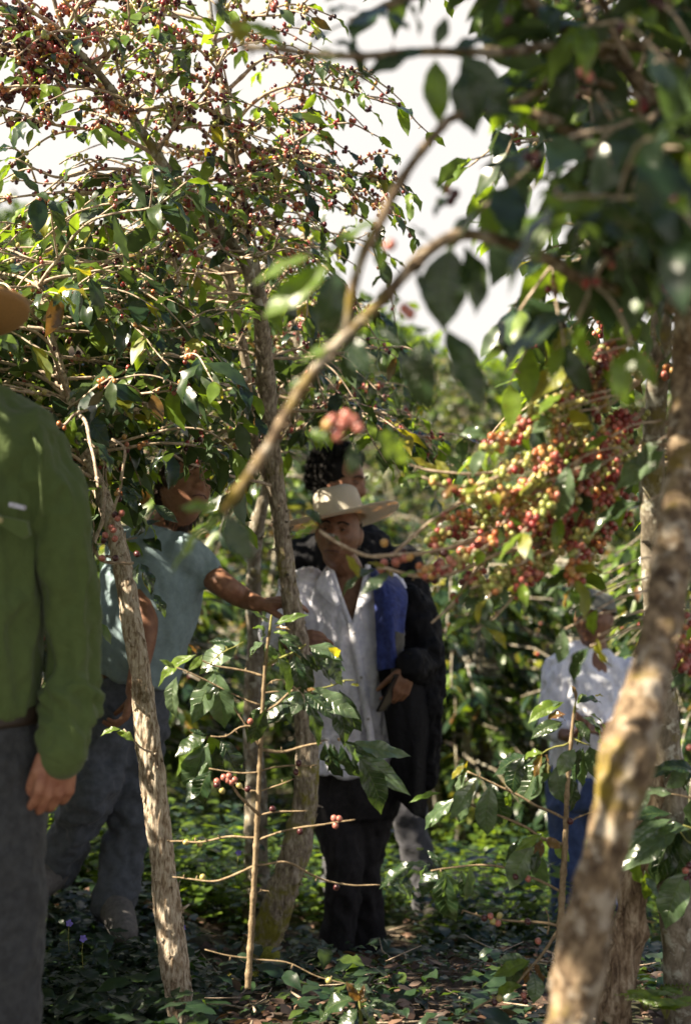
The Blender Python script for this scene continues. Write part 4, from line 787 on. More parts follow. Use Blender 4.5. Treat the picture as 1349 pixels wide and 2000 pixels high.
S2 = shrub('taller young coffee plant at right with bronze tips in front of the white-shirted worker', [(1085, 2040), (1088, 1900), (1096, 1760), (1103, 1640), (1107, 1540), (1114, 1450), (1122, 1380)], 3.0, M_STEM, .0085)
G = M_GTWIG
sbr(S2, 3.0, [(1120, 1400), (1124, 1370), (1125, 1350)], .002, [((1124, 1370), (1119, 1335), 2, .5), ((1126, 1375), (1146, 1352), 1, .9), ((1128, 1372), (1176, 1356), 0, .8), ((1100, 1372), (1040, 1396), 1, 1.0), ((1104, 1396), (1064, 1394), 2, 1.1), ((1090, 1398), (1107, 1402), 2, 1.3), ((1098, 1410), (1044, 1432), 0, 1.0), ((1130, 1425), (1138, 1455), 0, 1.2), ((1150, 1395), (1190, 1410), 1, .9), ((1160, 1360), (1178, 1352), 3, .9), ((1140, 1400), (1185, 1430), 0, .9), ((1120, 1405), (1150, 1440), 0, 1.0)], mat=G)
sbr(S2, 3.0, [(1113, 1450), (1085, 1455), (1058, 1472)], .0022, [((1060, 1471), (1018, 1469), 1, 1.0), ((1058, 1474), (1035, 1510), 2, 1.3), ((1063, 1474), (1083, 1500), 2, 1.4), ((1052, 1480), (1010, 1558), 4, 1.2), ((1022, 1478), (990, 1542), 0, 1.2), ((1066, 1490), (1062, 1520), 4, 1.2), ((1035, 1485), (998, 1500), 0, 1.0)], mat=G)
sbr(S2, 3.0, [(1116, 1440), (1130, 1450), (1150, 1458)], .0022, [((1122, 1463), (1098, 1505), 0, 1.3), ((1138, 1460), (1118, 1530), 4, 1.1), ((1150, 1458), (1163, 1511), 0, 1.2), ((1088, 1492), (1100, 1562), 0, 1.3), ((1113, 1515), (1137, 1582), 0, .9), ((1165, 1450), (1200, 1445), 1, .9)], mat=G)
sbr(S2, 3.0, [(1104, 1600), (1060, 1582), (1010, 1555), (960, 1530), (915, 1508)], .0028, [((910, 1493), (876, 1514), 3, .8), ((912, 1508), (882, 1540), 4, 1.0), ((934, 1515), (876, 1580), 0, 1.1), ((885, 1560), (815, 1601), 0, .8), ((958, 1532), (955, 1628), 0, 1.1), ((965, 1535), (932, 1600), 0, 1.0), ((905, 1545), (890, 1600), 0, 1.1), ((910, 1500), (905, 1488), 3, .8), ((860, 1548), (808, 1552), 1, .5), ((995, 1545), (992, 1580), 1, .9)], mat=M_STEM)
sbr(S2, 3.0, [(1102, 1650), (1060, 1640), (1030, 1618), (975, 1592), (915, 1570)], .0032, [((1058, 1631), (1011, 1648), 1, 1.1), ((1056, 1640), (1045, 1672), 2, 1.2), ((1065, 1636), (1090, 1652), 2, 1.2), ((1082, 1640), (1108, 1677), 1, 1.1), ((1040, 1645), (998, 1727), 0, 1.0), ((1060, 1675), (1056, 1738), 0, 1.4), ((1050, 1660), (1035, 1700), 0, 1.1)], mat=M_STEM)
sbr(S2, 3.0, [(1096, 1742), (1040, 1712), (960, 1692), (880, 1695), (845, 1700)], .0028, [((815, 1684), (746, 1723), 0, .8), ((852, 1697), (825, 1742), 0, 1.3), ((868, 1702), (880, 1800), 0, 1.2), ((770, 1726), (823, 1750), 0, .7), ((918, 1692), (922, 1756), 4, 1.0), ((840, 1690), (800, 1678), 0, .7), ((862, 1694), (838, 1668), 0, .7), ((900, 1700), (905, 1760), 0, 1.0)], [(1020, 1708, 3), (1030, 1716, 0), (1006, 1712, 3)], mat=M_STEM)
sbr(S2, 3.0, [(1092, 1808), (1040, 1802), (970, 1796), (905, 1775)], .0030, [], [(945, 1793, 3), (957, 1789, 0), (975, 1788, 1), (972, 1803, 0), (1050, 1838, 0), (962, 1800, 1), (1030, 1800, 3)], mat=M_STEM)
sbr(S2, 3.0, [(1090, 1815), (1065, 1850), (1040, 1885), (1000, 1930), (940, 1965), (888, 2000)], .0032, [((1033, 1876), (968, 1893), 1, 1.1), ((1028, 1882), (978, 1928), 0, 1.1), ((1030, 1887), (1020, 1918), 2, 1.1), ((1043, 1882), (1060, 1910), 2, 1.3), ((1040, 1898), (1041, 1951), 0, 1.4), ((1052, 1882), (1072, 1905), 0, 1.1), ((1020, 1925), (960, 1935), 1, .8), ((1035, 1876), (1010, 1900), 4, .9)], [(1022, 1944, 0), (1024, 1956, 3), (965, 1958, 3), (975, 1950, 1)], mat=M_STEM)
sbr(S2, 3.0, [(1068, 1825), (1070, 1790), (1064, 1770)], .0018, [], mat=M_STEM)
sbr(S2, 3.0, [(1104, 1610), (1130, 1595), (1160, 1583)], .002, [], [(1113, 1604, 3)], mat=M_STEM)

S3 = shrub('small coffee seedling with glossy leaves low in front of the dark trousers', [(705, 2030), (704, 1990), (702, 1950), (701, 1935)], 3.0, G, .005)
sbr(S3, 3.0, [(703, 1965), (702, 1945), (701, 1935)], .002, [((693, 1950), (612, 1968), 0, 1.2, up), ((690, 1930), (730, 1928), 0, 1.3, up), ((710, 1958), (780, 1963), 0, .9, up), ((697, 1970), (660, 2004), 0, 1.3, up), ((703, 1970), (742, 2004), 0, 1.2, up), ((690, 1962), (660, 1985), 0, 1.1, up), ((708, 1968), (760, 1982), 0, .8, up), ((700, 1955), (688, 1930), 2, .9), ((702, 1955), (712, 1932), 2, .9), ((702, 1958), (702, 1922), 2, .7), ((700, 1958), (716, 1948), 2, .8)], mat=G)
S4 = shrub('young coffee plant at the right edge with long ribbed leaves over the rough stump', [(1420, 2040), (1410, 1850), (1400, 1700), (1392, 1600), (1390, 1540)], 2.85, M_STEM, .009)
sbr(S4, 2.85, [(1400, 1660), (1370, 1625), (1330, 1608)], .0028, [((1325, 1616), (1212, 1673), 4, .95, up, 0), ((1333, 1612), (1236, 1710), 0, .7), ((1310, 1600), (1225, 1640), 0, .9), ((1345, 1620), (1290, 1612), 0, .9), ((1310, 1590), (1232, 1590), 0, .9), ((1340, 1610), (1420, 1640), 0, 1), ((1335, 1600), (1360, 1660), 0, 1)], mat=G)
sbr(S4, 2.85, [(1395, 1640), (1350, 1650), (1320, 1622)], .002, [((1340, 1700), (1300, 1800), 0, 1.1), ((1300, 1720), (1340, 1790), 0, 1.1), ((1330, 1490), (1270, 1500), 0, 1.0), ((1349, 1495), (1300, 1530), 0, 1.2), ((1360, 1510), (1310, 1490), 0, 1.2), ((1270, 1550), (1240, 1590), 0, .9), ((1250, 1680), (1232, 1740), 1, .9), ((1260, 1700), (1262, 1760), 1, .7)], [(1345, 1690, 3), (1338, 1700, 0), (1349, 1710, 3), (1340, 1715, 3), (1345, 1460, 0)], mat=G)
sbr(S4, 2.85, [(1400, 1580), (1350, 1560), (1310, 1552)], .0028, [((1315, 1552), (1250, 1540), 0, 1.0), ((1350, 1560), (1330, 1620), 0, 1.0)], [(1338, 1262, 0), (1345, 1280, 2), (1342, 1240, 0), (1336, 1290, 1), (1349, 1300, 1)], mat=M_STEM)
for tt in (S1, S2, S3, S4): pass

# ferns and small flowers
def fern(x, y, D, nf, ln, label):
    base = P(x, y, D); t = empty('fern', base, label, 'fern', 'ferns at the foot of the stump')
    for k in range(nf):
        a = random.uniform(0, 6.3); mb = MB(); h = Leaves('lo'); d = Vector((math.cos(a)*.7, math.sin(a)*.7, 1)).normalized(); pts = [base, base+d*ln*.5, base+d*ln*.85+Vector((math.cos(a)*.06, math.sin(a)*.06, -.02))]
        A = spline(pts, .01); V, Fq = tube(A, np.linspace(.0016, .0006, len(A)), 5); mb.add(V, Fq); T = unit(np.gradient(A, axis=0))
        for i in range(3, len(A)):
            s = unit(np.cross(T[i], [math.cos(a), math.sin(a), .2])); w_ = ln*.30*math.sin(math.pi*min(1, (i+2)/len(A)))+.006
            for sg in (-1, 1): h.add(A[i], s*sg+T[i]*.35, unit([math.cos(a), math.sin(a), .8]), w_, 1, .55)
        o = mb.link('frond', [M_GTWIG], t); h.link('leaflets', o)
fern(1260, 1975, 3.0, 6, .13, 'small light green fern just right of the rough stump'); fern(1300, 1990, 2.9, 5, .12, 'small light green fern nearer the bottom right corner')
FLM = plain('violet_petal', (.20, .16, .62), .6)
for i, (x, y, D, lb) in enumerate([(136, 1803, 3.35, 'tiny violet flower topmost among the dark leaves behind the grey trousers'), (163, 1833, 3.3, 'tiny violet flower lower among the dark leaves left of the pale trunk'), (357, 1811, 3.6, 'tiny violet flower just right of the pale trunk'), (466, 1666, 4.0, 'tiny violet flower left of the central young coffee stem')]):
    p = P(x, y, D); t = empty('wildflower', p, lb, 'flower', 'violet wildflowers in the undergrowth'); mb = MB()
    V, Fq = tube([p, p-Vector((.003, 0, .03)), p-Vector((0, 0, .07))], [.0009]*3, 5); mb.add(V, Fq); mb.link('stalk', [M_GTWIG], t); h = Leaves('lo')
    for k in range(5): a = k*1.257+i; h.add(p, (math.cos(a), -.3, math.sin(a)), (0, -1, .2), .010, 0, 1.9)
    h.link('petals', t, mats=[FLM])

# --- coffee bushes behind, down the slope and up the far side
def bush_mesh(seed, n, h, rad, lod, ls):
    rs = np.random.default_rng(seed); Lf = Leaves(lod); random.seed(seed)
    mb = MB(); B = Berries('lo'); ns = 5
    for k in range(ns):
        a = rs.uniform(0, 6.3); tip = Vector((math.cos(a)*rad*.45, math.sin(a)*rad*.45, h*rs.uniform(.75, 1)))
        V, Fq = tube([(math.cos(a)*.05, math.sin(a)*.05, -.1), tip*.5+Vector((0, 0, .1)), tip], [.03, .02, .006], 7); mb.add(V, Fq)
    nb = n//16
    for _ in range(nb):
        a = rs.uniform(0, 6.3); zz = rs.uniform(.12, 1)**.8*h; rr = rad*math.sqrt(max(.05, 1-(zz/h-.45)**2*2.3))*rs.uniform(.35, 1.08)
        c = np.array([math.cos(a)*rr, math.sin(a)*rr, zz+rs.normal()*.05]); inn = np.array([c[0]*.3, c[1]*.3, c[2]+.12])
        V, Fq = tube([inn, (inn+c)/2+np.array([0, 0, .05]), c], [.007, .005, .003], 4); mb.add(V, Fq)
        ax = unit(c-inn)
        for q in range(16):
            t = rs.uniform(.3, 1.05); p = inn+(c-inn)*t; s = unit(np.cross(ax, [0, 0, 1.]))*rs.choice([-1, 1])
            Lf.add(p, s*rs.uniform(.3, 1)+ax*rs.uniform(.2, 1)+np.array([0, 0, rs.uniform(-.8, .3)]), (rs.normal()*.45, rs.normal()*.45, 1), ls*rs.uniform(.6, 1.2), rs.choice(4, p=[.72, .2, .02, .06]), rs.uniform(.9, 1.1))
        if rs.random() < .35:
            for q in range(5): B.add(inn+(c-inn)*rs.uniform(.3, .9)+rs.normal(size=3)*.02, .009, int(rs.choice([0, 1, 2, 3])))
    return mb, Lf, B
PROTO = []
for k, (n, h, rad) in enumerate([(2600, 1.6, .95), (2400, 1.35, 1.05), (2800, 1.8, .9)]):
    PROTO.append(bush_mesh(90+k, n, h, rad, 'lo', .12))
random.seed(21)
BUSH = {}
def bush(k, x, y, s, label, group, hz=1.0):
    z = float(ground_z([x], [y])[0])-.02
    if k not in BUSH:
        mb, Lf, B = PROTO[k]; root = empty('coffee_bush', (0, 0, 0), label, 'bush', group)
        a = mb.link('stem', [M_GREY], root); b = Lf.link('foliage', root); c = B.link('cherries', root); c['kind'] = 'stuff'; BUSH[k] = (root, [a, b, c]); r = root
    else:
        r0, ch = BUSH[k]; r = r0.copy(); C.objects.link(r); r['label'] = label; r['group'] = group
        for q in ch: d = q.copy(); C.objects.link(d); d.parent = r
    r.location = (x, y, z); r.rotation_euler = (0, 0, random.uniform(0, 6.3)); r.scale = (s, s, s*hz); return r
spots = [(-2.25, 6.4, 1.0, 'leafy coffee bush behind the bending man at left'), (-1.55, 8.4, 1.2, 'coffee bush behind the grey blotched trunk'), (1.9, 7.6, 1.0, 'coffee bush just right of the white-shirted worker'), (.70, 9.3, 1.15, 'low coffee bush in the gap between the two hatted workers'), (-2.6, 8.4, 1.2, 'tall coffee bush high at the far left behind the thin twigs'), (-.75, 10.2, 1.3, 'coffee bush behind the man with curly hair'), (-2.5, 8.8, 1.35, 'coffee bush past the bending man behind the bushy tree'), (1.2, 10.2, 1.3, 'coffee bush behind the white-shirted worker')]
for i, (x, y, s, lb) in enumerate(spots): bush(i % 3, x, y, s, lb, None, 1.1)
for o in bpy.data.objects:
    if o.name.startswith('coffee_bush') and 'group' in o.keys() and not o['group']: del o['group']
random.seed(33)
row = 0; y = 10.2
while y < 40:
    hw = y*.30+1.0; x = -hw+random.uniform(0, .8); st = 1.5+y*.028
    while x < hw:
        bx = x/y*F+674; rn = ['first', 'second', 'third', 'fourth', 'fifth', 'sixth', 'seventh', 'eighth', 'ninth', 'tenth', 'farthest'][min(row, 10)]; sd_ = 'left of the mossy trunk' if bx < 520 else ('between mossy and blurred trunks' if bx < 1180 else 'past the blurred trunk')
        bush(random.randrange(3), x+random.gauss(0, .2), y+random.gauss(0, .35), random.uniform(.85, 1.15)*(1 if y < 24 else 1.2), f'sunlit coffee bush in the {rn} row upslope, {sd_}', 'coffee bushes in rows on the slope')
        x += st*random.uniform(.85, 1.25)
    y += 1.9+y*.05; row += 1
# --- the wooded skyline
def treeline():
    Lf = Leaves('lo'); n = 26000
    rs = np.random.default_rng(5)
    for c in range(150):
        y = rs.uniform(40, 58); x = rs.uniform(-.34, .34)*y; z = float(ground_z([x], [y])[0]); rr = rs.uniform(1.2, 2.4); hh = rs.uniform(.8, 2.2)
        for _ in range(190):
            v = unit(rs.normal(size=3)); v[2] = abs(v[2])*1.0-.2; q = np.array([x, y, z+hh*.5])+v*np.array([rr, rr, hh])*rs.uniform(.6, 1.05)
            Lf.add(q, unit(rs.normal(size=3)+[0, 0, -.3]), (rs.normal()*.5, rs.normal()*.5, 1), rs.uniform(.3, .55), int(rs.choice([0, 1], p=[.6, .4])), 1.4)
    o = Lf.link('treeline', mats=LM); tag(o, 'pale wooded hillside closing the view under the bright sky', 'treeline', kind='stuff')
treeline()
# ------------------------------------------------------------------ people
V3 = lambda *a: Vector(a)
class Fuse:
    """closed pieces that are melted into one continuous surface"""
    def __init__(s): s.mb = MB()
    def ell(s, c, r, rot=None):
        V, Fc = ICO['hi']; V = V*np.array(r)
        if rot is not None: V = V@np.array(rot.to_3x3()).T
        s.mb.add(V+np.array(c), Fc)
    def chain(s, pts, seg=14, step=.012):
        """pts: (Vector, r)"""
        A = spline([(*p, r) for p, r in pts], step); V, Fq = tube(A[:, :3], np.maximum(A[:, 3], .002), seg); s.mb.add(V, Fq)
        s.ell(A[0, :3], [A[0, 3]]*3); s.ell(A[-1, :3], [A[-1, 3]]*3)
    def loft(s, secs, seg=28, step=.02, yaw=0, pw=2.0):
        """secs: (x, y, z, half width, half depth) stacked rings, facing turned by yaw"""
        A = spline(secs, step); a = np.linspace(0, 2*np.pi, seg, endpoint=False); n = len(A)
        ca = np.sign(np.cos(a))*np.abs(np.cos(a))**(2/pw); sa = np.sign(np.sin(a))*np.abs(np.sin(a))**(2/pw)
        X = ca[None]*A[:, 3:4]; Y = sa[None]*A[:, 4:5]; c, q = math.cos(yaw), math.sin(yaw)
        T = np.gradient(A[:, :3], axis=0); T /= np.linalg.norm(T, axis=1)[:, None]
        ux = np.array([c, q, 0.])[None].repeat(n, 0); ux = ux-T*(ux*T).sum(1)[:, None]; ux /= np.linalg.norm(ux, axis=1)[:, None]
        uy = np.cross(T, ux); sgn = 1
        V = A[:, None, :3]+X[:, :, None]*ux[:, None]+Y[:, :, None]*uy[:, None]
        V = V.reshape(-1, 3); i = np.arange(n-1)[:, None]*seg; j = np.arange(seg)[None]; j2 = (j+1) % seg
        Fq = np.stack([i+j, i+j2, i+seg+j2, i+seg+j], -1).reshape(-1, 4).tolist(); Fq.append(tuple(range(seg-1, -1, -1))); Fq.append(tuple((n-1)*seg+k for k in range(seg)))
        s.mb.add(V, Fq)
    def raw(s, V, Fq): s.mb.add(V, Fq)
    def make(s, voxel, smooth=3, post=None):
        me = rawmesh('tmp', np.concatenate(s.mb.V), s.mb.F, [LM[0]]); o = bpy.data.objects.new('tmp', me); C.objects.link(o)
        m = o.modifiers.new('r', 'REMESH'); m.mode = 'VOXEL'; m.voxel_size = voxel
        if smooth: m2 = o.modifiers.new('s', 'SMOOTH'); m2.factor = .5; m2.iterations = smooth
        dg = bpy.context.evaluated_depsgraph_get(); e = bpy.data.meshes.new_from_object(o.evaluated_get(dg)); bpy.data.objects.remove(o); bpy.data.meshes.remove(me)
        n = len(e.vertices); V = np.empty(n*3); e.vertices.foreach_get('co', V); V = V.reshape(-1, 3); N = np.empty(n*3); e.vertices.foreach_get('normal', N); N = N.reshape(-1, 3)
        Fq = [tuple(p.vertices) for p in e.polygons]; bpy.data.meshes.remove(e)
        if post is not None: V = post(V, N)
        return V, Fq
def cut(V, Fq, fn):
    """drop the faces whose centre is inside fn"""
    q = np.array([np.mean(V[list(f)], axis=0) for f in Fq]); k = ~fn(q); return V, [f for f, b in zip(Fq, k) if b]
def folds(amp, sc, seed=0, ax=None):
    def f(V, N):
        d = 1-np.abs(fbm(V*np.array(sc)+seed, 3)); d2 = fbm(V*np.array(sc)*.45+seed+20, 2)
        return V+N*((d-.72)*amp+d2*amp*.6)[:, None]
    return f

def head(Fz, c, yaw=0, pitch=0, roll=0, s=1.0, nose=1.0, jaw=1.0):
    """face towards -Y before turning; c is the centre of the skull"""
    nu, nv = 72, 56; th = np.linspace(0, 2*np.pi, nu, endpoint=False); ph = np.linspace(-np.pi/2+.02, np.pi/2-.02, nv)
    TH, PH = np.meshgrid(th, ph); x = np.cos(PH)*np.sin(TH); y = -np.cos(PH)*np.cos(TH); z = np.sin(PH)
    t = np.clip(-z, 0, 1); X = x*.077*(1-.26*t**1.6*jaw)*(1+.06*np.exp(-((z+.25)/.25)**2)); Y = np.where(y < 0, y*.092, y*.100*(1-.35*t**1.2)); Z = z*.118
    Y = Y+np.where(y < 0, .012*(t**2)*0, 0); front = np.clip(-y*1.6, 0, 1)
    g = lambda a, b, w: np.exp(-((a-b)/w)**2)
    Y = np.where((y < 0), np.maximum(Y, -.088), Y)
    nz_ = np.clip((.012-Z)/.050, 0, 1)*(Z > -.043)*(1)
    nz_ = np.where(Z > .012, 0, nz_); nprof = (.010+.017*nz_)*g(Z, -.016, .030)
    Y = Y-front*nose*(nprof*g(X, 0, .011+.005*nz_)); Y = Y-front*nose*.006*g(Z, -.034, .008)*(g(X, .013, .007)+g(X, -.013, .007))
    Y = Y+front*.012*g(Z, .012, .013)*(g(X, .032, .017)+g(X, -.032, .017))
    Y = Y-front*.007*g(Z, .032, .009)*g(X, 0, .048); Y = Y-front*.006*g(Z, -.018, .016)*(g(X, .045, .016)+g(X, -.045, .016))
    Y = Y-front*(.0065*g(Z, -.062, .006)+.007*g(Z, -.075, .006)-.004*g(Z, -.0685, .0028))*g(X, 0, .024)
    Y = Y-front*.009*g(Z, -.103, .014)*g(X, 0, .024); Y = Y+front*.004*g(Z, -.088, .006)*g(X, 0, .02)
    Y = Y+front*.004*g(Z, -.052, .012)*(g(X, .032, .009)+g(X, -.032, .009))
    V = np.stack([X, Y, Z], -1).reshape(-1, 3)*s
    i = np.arange(nv-1)[:, None]*nu; j = np.arange(nu)[None]; j2 = (j+1) % nu
    Fq = np.stack([i+j, i+j2, i+nu+j2, i+nu+j], -1).reshape(-1, 4).tolist(); Fq.append(tuple(range(nu-1, -1, -1))); Fq.append(tuple((nv-1)*nu+k for k in range(nu)))
    Rm = (Matrix.Rotation(yaw, 3, 'Z')@Matrix.Rotation(roll, 3, 'Y')@Matrix.Rotation(pitch, 3, 'X')); A = np.array(Rm)
    Fz.raw(V@A.T+np.array(c), Fq)
    for sg in (-1, 1):
        e = Vector((sg*.079*s, .008*s, -.006*s)); Fz.ell(Vector(c)+Rm@e, (.009*s, .017*s, .031*s), (Rm@Matrix.Rotation(sg*-.3, 3, 'Z')@Matrix.Rotation(-.2, 3, 'X')))
    return Rm
def face_bits(root, c, Rm, s, hairm, brow=True):
    wm = plain('eye_white', (.14, .11, .095), .35); im = plain('iris', (.02, .012, .008), .15)
    lip = plain('lip', (.07, .022, .018), .5)
    mb = MB(); A = spline([Vector(c)+Rm@Vector((a*s, b*s, d*s)) for a, b, d in ((-.026, -.083, -.071), (-.012, -.0945, -.0685), (0, -.0960, -.0695), (.012, -.0945, -.0685), (.026, -.083, -.071))], .003)
    V, Fq = tube(A, [.0024*s]*len(A), 6); mb.add(V, Fq); mb.link('mouth', [lip], root)
    for sg in (-1, 1):
        mb = MB(); V, Fc = ICO['hi']; V = V*.0100*s; mb.add(V@np.array(Rm).T+np.array(Vector(c)+Rm@Vector((sg*.031*s, -.0715*s, .010*s))), Fc)
        V2 = ICO['mid'][0]*np.array([.0058, .003, .0052])*s; mb.add(V2@np.array(Rm).T+np.array(Vector(c)+Rm@Vector((sg*.031*s, -.0806*s, .009*s))), ICO['mid'][1], 1)
        mb.link('eye', [wm, im], root)
        for up_, zz in ((1, .0165), (-1, .0015)):
            mb = MB(); pts = [Vector(c)+Rm@Vector((sg*a*s, b*s, d*s)) for a, b, d in ((.020, -.081, .009), (.031, -.0845, zz), (.043, -.077, .009))]; A = spline(pts, .003)
            V, Fq = tube(A, [(.0030 if up_ > 0 else .0022)*s]*len(A), 6); mb.add(V, Fq); mb.link('eyelid', [root.data.materials[0]], root)
        mb = MB(); pts = [Vector(c)+Rm@Vector((sg*a*s, b*s, d*s)) for a, b, d in ((.013, -.095, .028), (.030, -.093, .035), (.050, -.077, .029))]
        V, Fq = tube(spline(pts, .004), [.0035*s]*len(spline(pts, .004)), 6); mb.add(V, Fq); mb.link('eyebrow', [hairm], root)
def hand(Fz, wr, fd, pn, s=1.0, curl=(.5, .6, .4), thumb=1, spread=.0, cv=None, th_curl=.3, th_out=.75):
    """wr wrist, fd direction of the fingers, pn the way the palm looks; thumb +1/-1 side"""
    fd = Vector(fd).normalized(); pn = Vector(pn); pn = (pn-fd*pn.dot(fd)).normalized(); sd = fd.cross(pn)*thumb
    w = Vector(wr)
    for k, (o, l) in enumerate([(.031, .082), (.0105, .088), (-.0105, .086), (-.031, .080)]):
        Fz.chain([(w+sd*o*.55*s, .013*s), (w+(fd*.045+sd*o*.85)*s, .0125*s), (w+(fd*l+sd*o)*s, .0105*s)], 12, .008)
    Fz.ell(w+(fd*.045)*s, (.03*s, .03*s, .016*s), Matrix([sd, fd, pn]).transposed())
    Fz.chain([(w+(fd*.015+sd*.022)*s, .014*s), (w+(fd*.048+sd*.034+pn*.006)*s, .013*s)], 12, .008)
    for k, (o, l, f) in enumerate([(.032, .082, .071), (.0108, .088, .082), (-.0108, .086, .077), (-.0315, .080, .060)]):
        cu = cv[k] if cv else curl; p = w+(fd*l+sd*o)*s; a = 0; pts = [(p, .0095*s)]; dv = (1, .62, .5); base = sd*spread*(o/.03)
        for q in range(3):
            a += cu[q]; d = (fd*math.cos(a)+pn*math.sin(a)+base*math.cos(a)).normalized(); p = p+d*f*s*(.46, .30, .24)[q]; pts.append((p, (.0085, .0078, .0066)[q]*s))
        Fz.chain(pts, 12, .005)
    p = w+(fd*.022+sd*.030+pn*.004)*s; pts = [(p, .0125*s)]; d = (fd*(1.2-.6*th_out)+sd*th_out+pn*.35).normalized()
    for q, l in enumerate((.040, .034, .026)):
        p = p+d*l*s; pts.append((p, (.0115, .0098, .008)[q]*s)); d = (d*.8+fd*.35+pn*th_curl-sd*.25*th_curl).normalized()
    Fz.chain(pts, 12, .006)

SK_TAN = skin_mat('tanned_skin', (.20, .098, .056), (.14, .066, .038)); SK_RED = skin_mat('ruddy_skin', (.34, .16, .10), (.25, .10, .065)); SK_MID = skin_mat('brown_skin', (.30, .15, .09), (.22, .10, .06))
HAIR = plain('dark_hair', (.010, .008, .007), .8, .8, 260, spec=.25); HAIRB = plain('brown_hair', (.05, .03, .018), .6, .8, 260); GREYH = plain('greying_hair', (.10, .09, .08), .7, .8, 300)

def person(name, label, base, Fz, voxel, skin, smooth=2):
    V, Fq = Fz.make(voxel, smooth); o = link('person', V, Fq, [skin], None, base); tag(o, label, 'person'); return o

# ===== the man in the straw hat
def hat_man():
    D = 5.05; g = float(ground_z([P(680, 1880, D).x], [D])[0])
    hc = P(661, 1043, 4.98); Fz = Fuse(); sc = .98
    Rm = head(Fz, hc, R(-12), R(-7), R(4), sc, nose=1.35)
    # body
    nk = P(681, 1120, 5.04); sl = P(588, 1142, 5.06); sr = P(768, 1150, 5.06); hips = P(690, 1500, 5.08)
    Fz.chain([(hc+Rm@V3(0, .02, -.07), .055), (nk, .055), (nk+V3(0, .01, -.08), .07)])
    Fz.loft([(nk.x, nk.y+.01, nk.z+.01, .06, .055), (nk.x, nk.y+.01, nk.z-.07, .15, .085), (nk.x, nk.y+.01, nk.z-.16, .150, .095), (nk.x, nk.y, nk.z-.40, .130, .085), (hips.x, hips.y, hips.z+.06, .135, .085), (hips.x, hips.y, hips.z-.08, .13, .08)])
    el = P(537, 1236, 4.90); wl = P(560, 1252, 4.62); er = P(822, 1300, 5.10); wr_ = P(797, 1300, 4.84)
    Fz.chain([(sl, .046), ((sl+el)/2, .038), (el, .033)]); Fz.chain([(el, .033), ((el+wl)/2, .031), (wl, .025)])
    Fz.chain([(sr, .046), ((sr+er)/2, .038), (er, .033)]); Fz.chain([(er, .033), ((er+wr_)/2, .031), (wr_, .026)])
    # right hand spread on the trunk, left hand holding the phone
    hand(Fz, wl+V3(.0, -.012, 0), (.98, -.10, .04), (.0, .80, -.60), 1.0, cv=[(.25, .35, .25), (.30, .4, .3), (.35, .45, .3), (.45, .5, .3)], thumb=-1, spread=.04, th_out=.3)
    hand(Fz, wr_+V3(0, -.01, -.01), (-.38, -.12, -.92), (-.55, .8, -.1), .98, cv=[(.35, .55, .35), (.45, .6, .4), (.5, .65, .4), (.55, .7, .45)], thumb=-1, th_curl=.35, th_out=.42)
    fl = P(655, 1868, 5.0); fr = P(712, 1862, 5.14); kl = P(672, 1690, 5.0); kr = P(712, 1690, 5.1)
    for hp, k, f in ((hips+V3(-.07, 0, -.08), kl, fl), (hips+V3(.06, 0, -.08), kr, fr)):
        Fz.chain([(hp, .066), ((hp+k)/2, .056), (k, .042), ((k+f)/2+V3(0, .015, 0), .040), (f+V3(0, 0, .03), .032)], 16)
        Fz.chain([(f+V3(0, .01, .0), .034), (f+V3(0, -.10, -.01), .03)])
    o = person('person', 'man in a wide straw hat and open-necked pale shirt, one hand on the mossy trunk', (hips.x, D, g), Fz, .0040, SK_TAN)
    face_bits(o, hc, Rm, sc, HAIR)
    hm = MB(); rs = np.random.default_rng(3)
    for sg in (-1, 1):
        for _ in range(700):
            a = rs.uniform(.0, 1.5); zz = rs.uniform(-.03, .05); q = Vector((sg*(.0755*math.cos(a)+.003), .092*math.sin(a)+.006, zz))*sc; d = Vector((sg*.1, .35, -1)).normalized()*.016
            p = hc+Rm@q; V, Fq = tube([p, p+(Rm@d)*.5, p+(Rm@d)], [.0011, .001, .0005], 3); hm.add(V, Fq)
    hm.link('hair', [GREYH], o)
    # shirt: one shell over torso and sleeves, opened in a V
    S = Fuse(); dx = .004
    S.loft([(nk.x, nk.y+.015, nk.z+.015, .072, .065), (nk.x, nk.y+.012, nk.z-.015, .115, .085), (nk.x+dx, nk.y+.01, nk.z-.06, .172, .112), (nk.x, nk.y+.01, nk.z-.17, .186, .128), (nk.x-.005, nk.y, nk.z-.38, .176, .128), (hips.x-.012, hips.y, hips.z+.10, .178, .132), (hips.x-.015, hips.y, hips.z-.01, .186, .140)], 40)
    S.chain([(sl+V3(.02, 0, 0), .068), ((sl+el)/2, .062), (el, .055)], 20); S.chain([(el, .054), ((el+wl)/2, .049), (el*.12+wl*.88, .040)], 20)
    S.chain([(sr+V3(-.02, 0, 0), .068), ((sr+er)/2, .062), (er, .058)], 20); S.chain([(er, .055), ((er+wr_)/2, .050), (er*.2+wr_*.8, .044)], 20)
    V, Fq = S.make(.0075, 3, folds(.018, (22, 22, 10), 5))
    vx = lambda z: (nk.z+.03-z)
    def vcut(q):
        t = (q[:, 2]-(nk.z-.165))/.20; cx = nk.x+.012*(1-t); return (q[:, 1] < nk.y-.02) & (t > 0) & (np.abs(q[:, 0]-cx) < .062*np.clip(t, 0, 1)**.85) | ((q[:, 2] > nk.z+.012) & (np.abs(q[:, 0]-nk.x) < .07))
    V, Fq = cut(V, Fq, vcut); SH = cloth_mat('pale_shirt_cloth', (.72, .72, .80), (.60, .60, .70), .85, 900, .6, 9.0)
    sh = link('shirt', V, Fq, [SH], o)
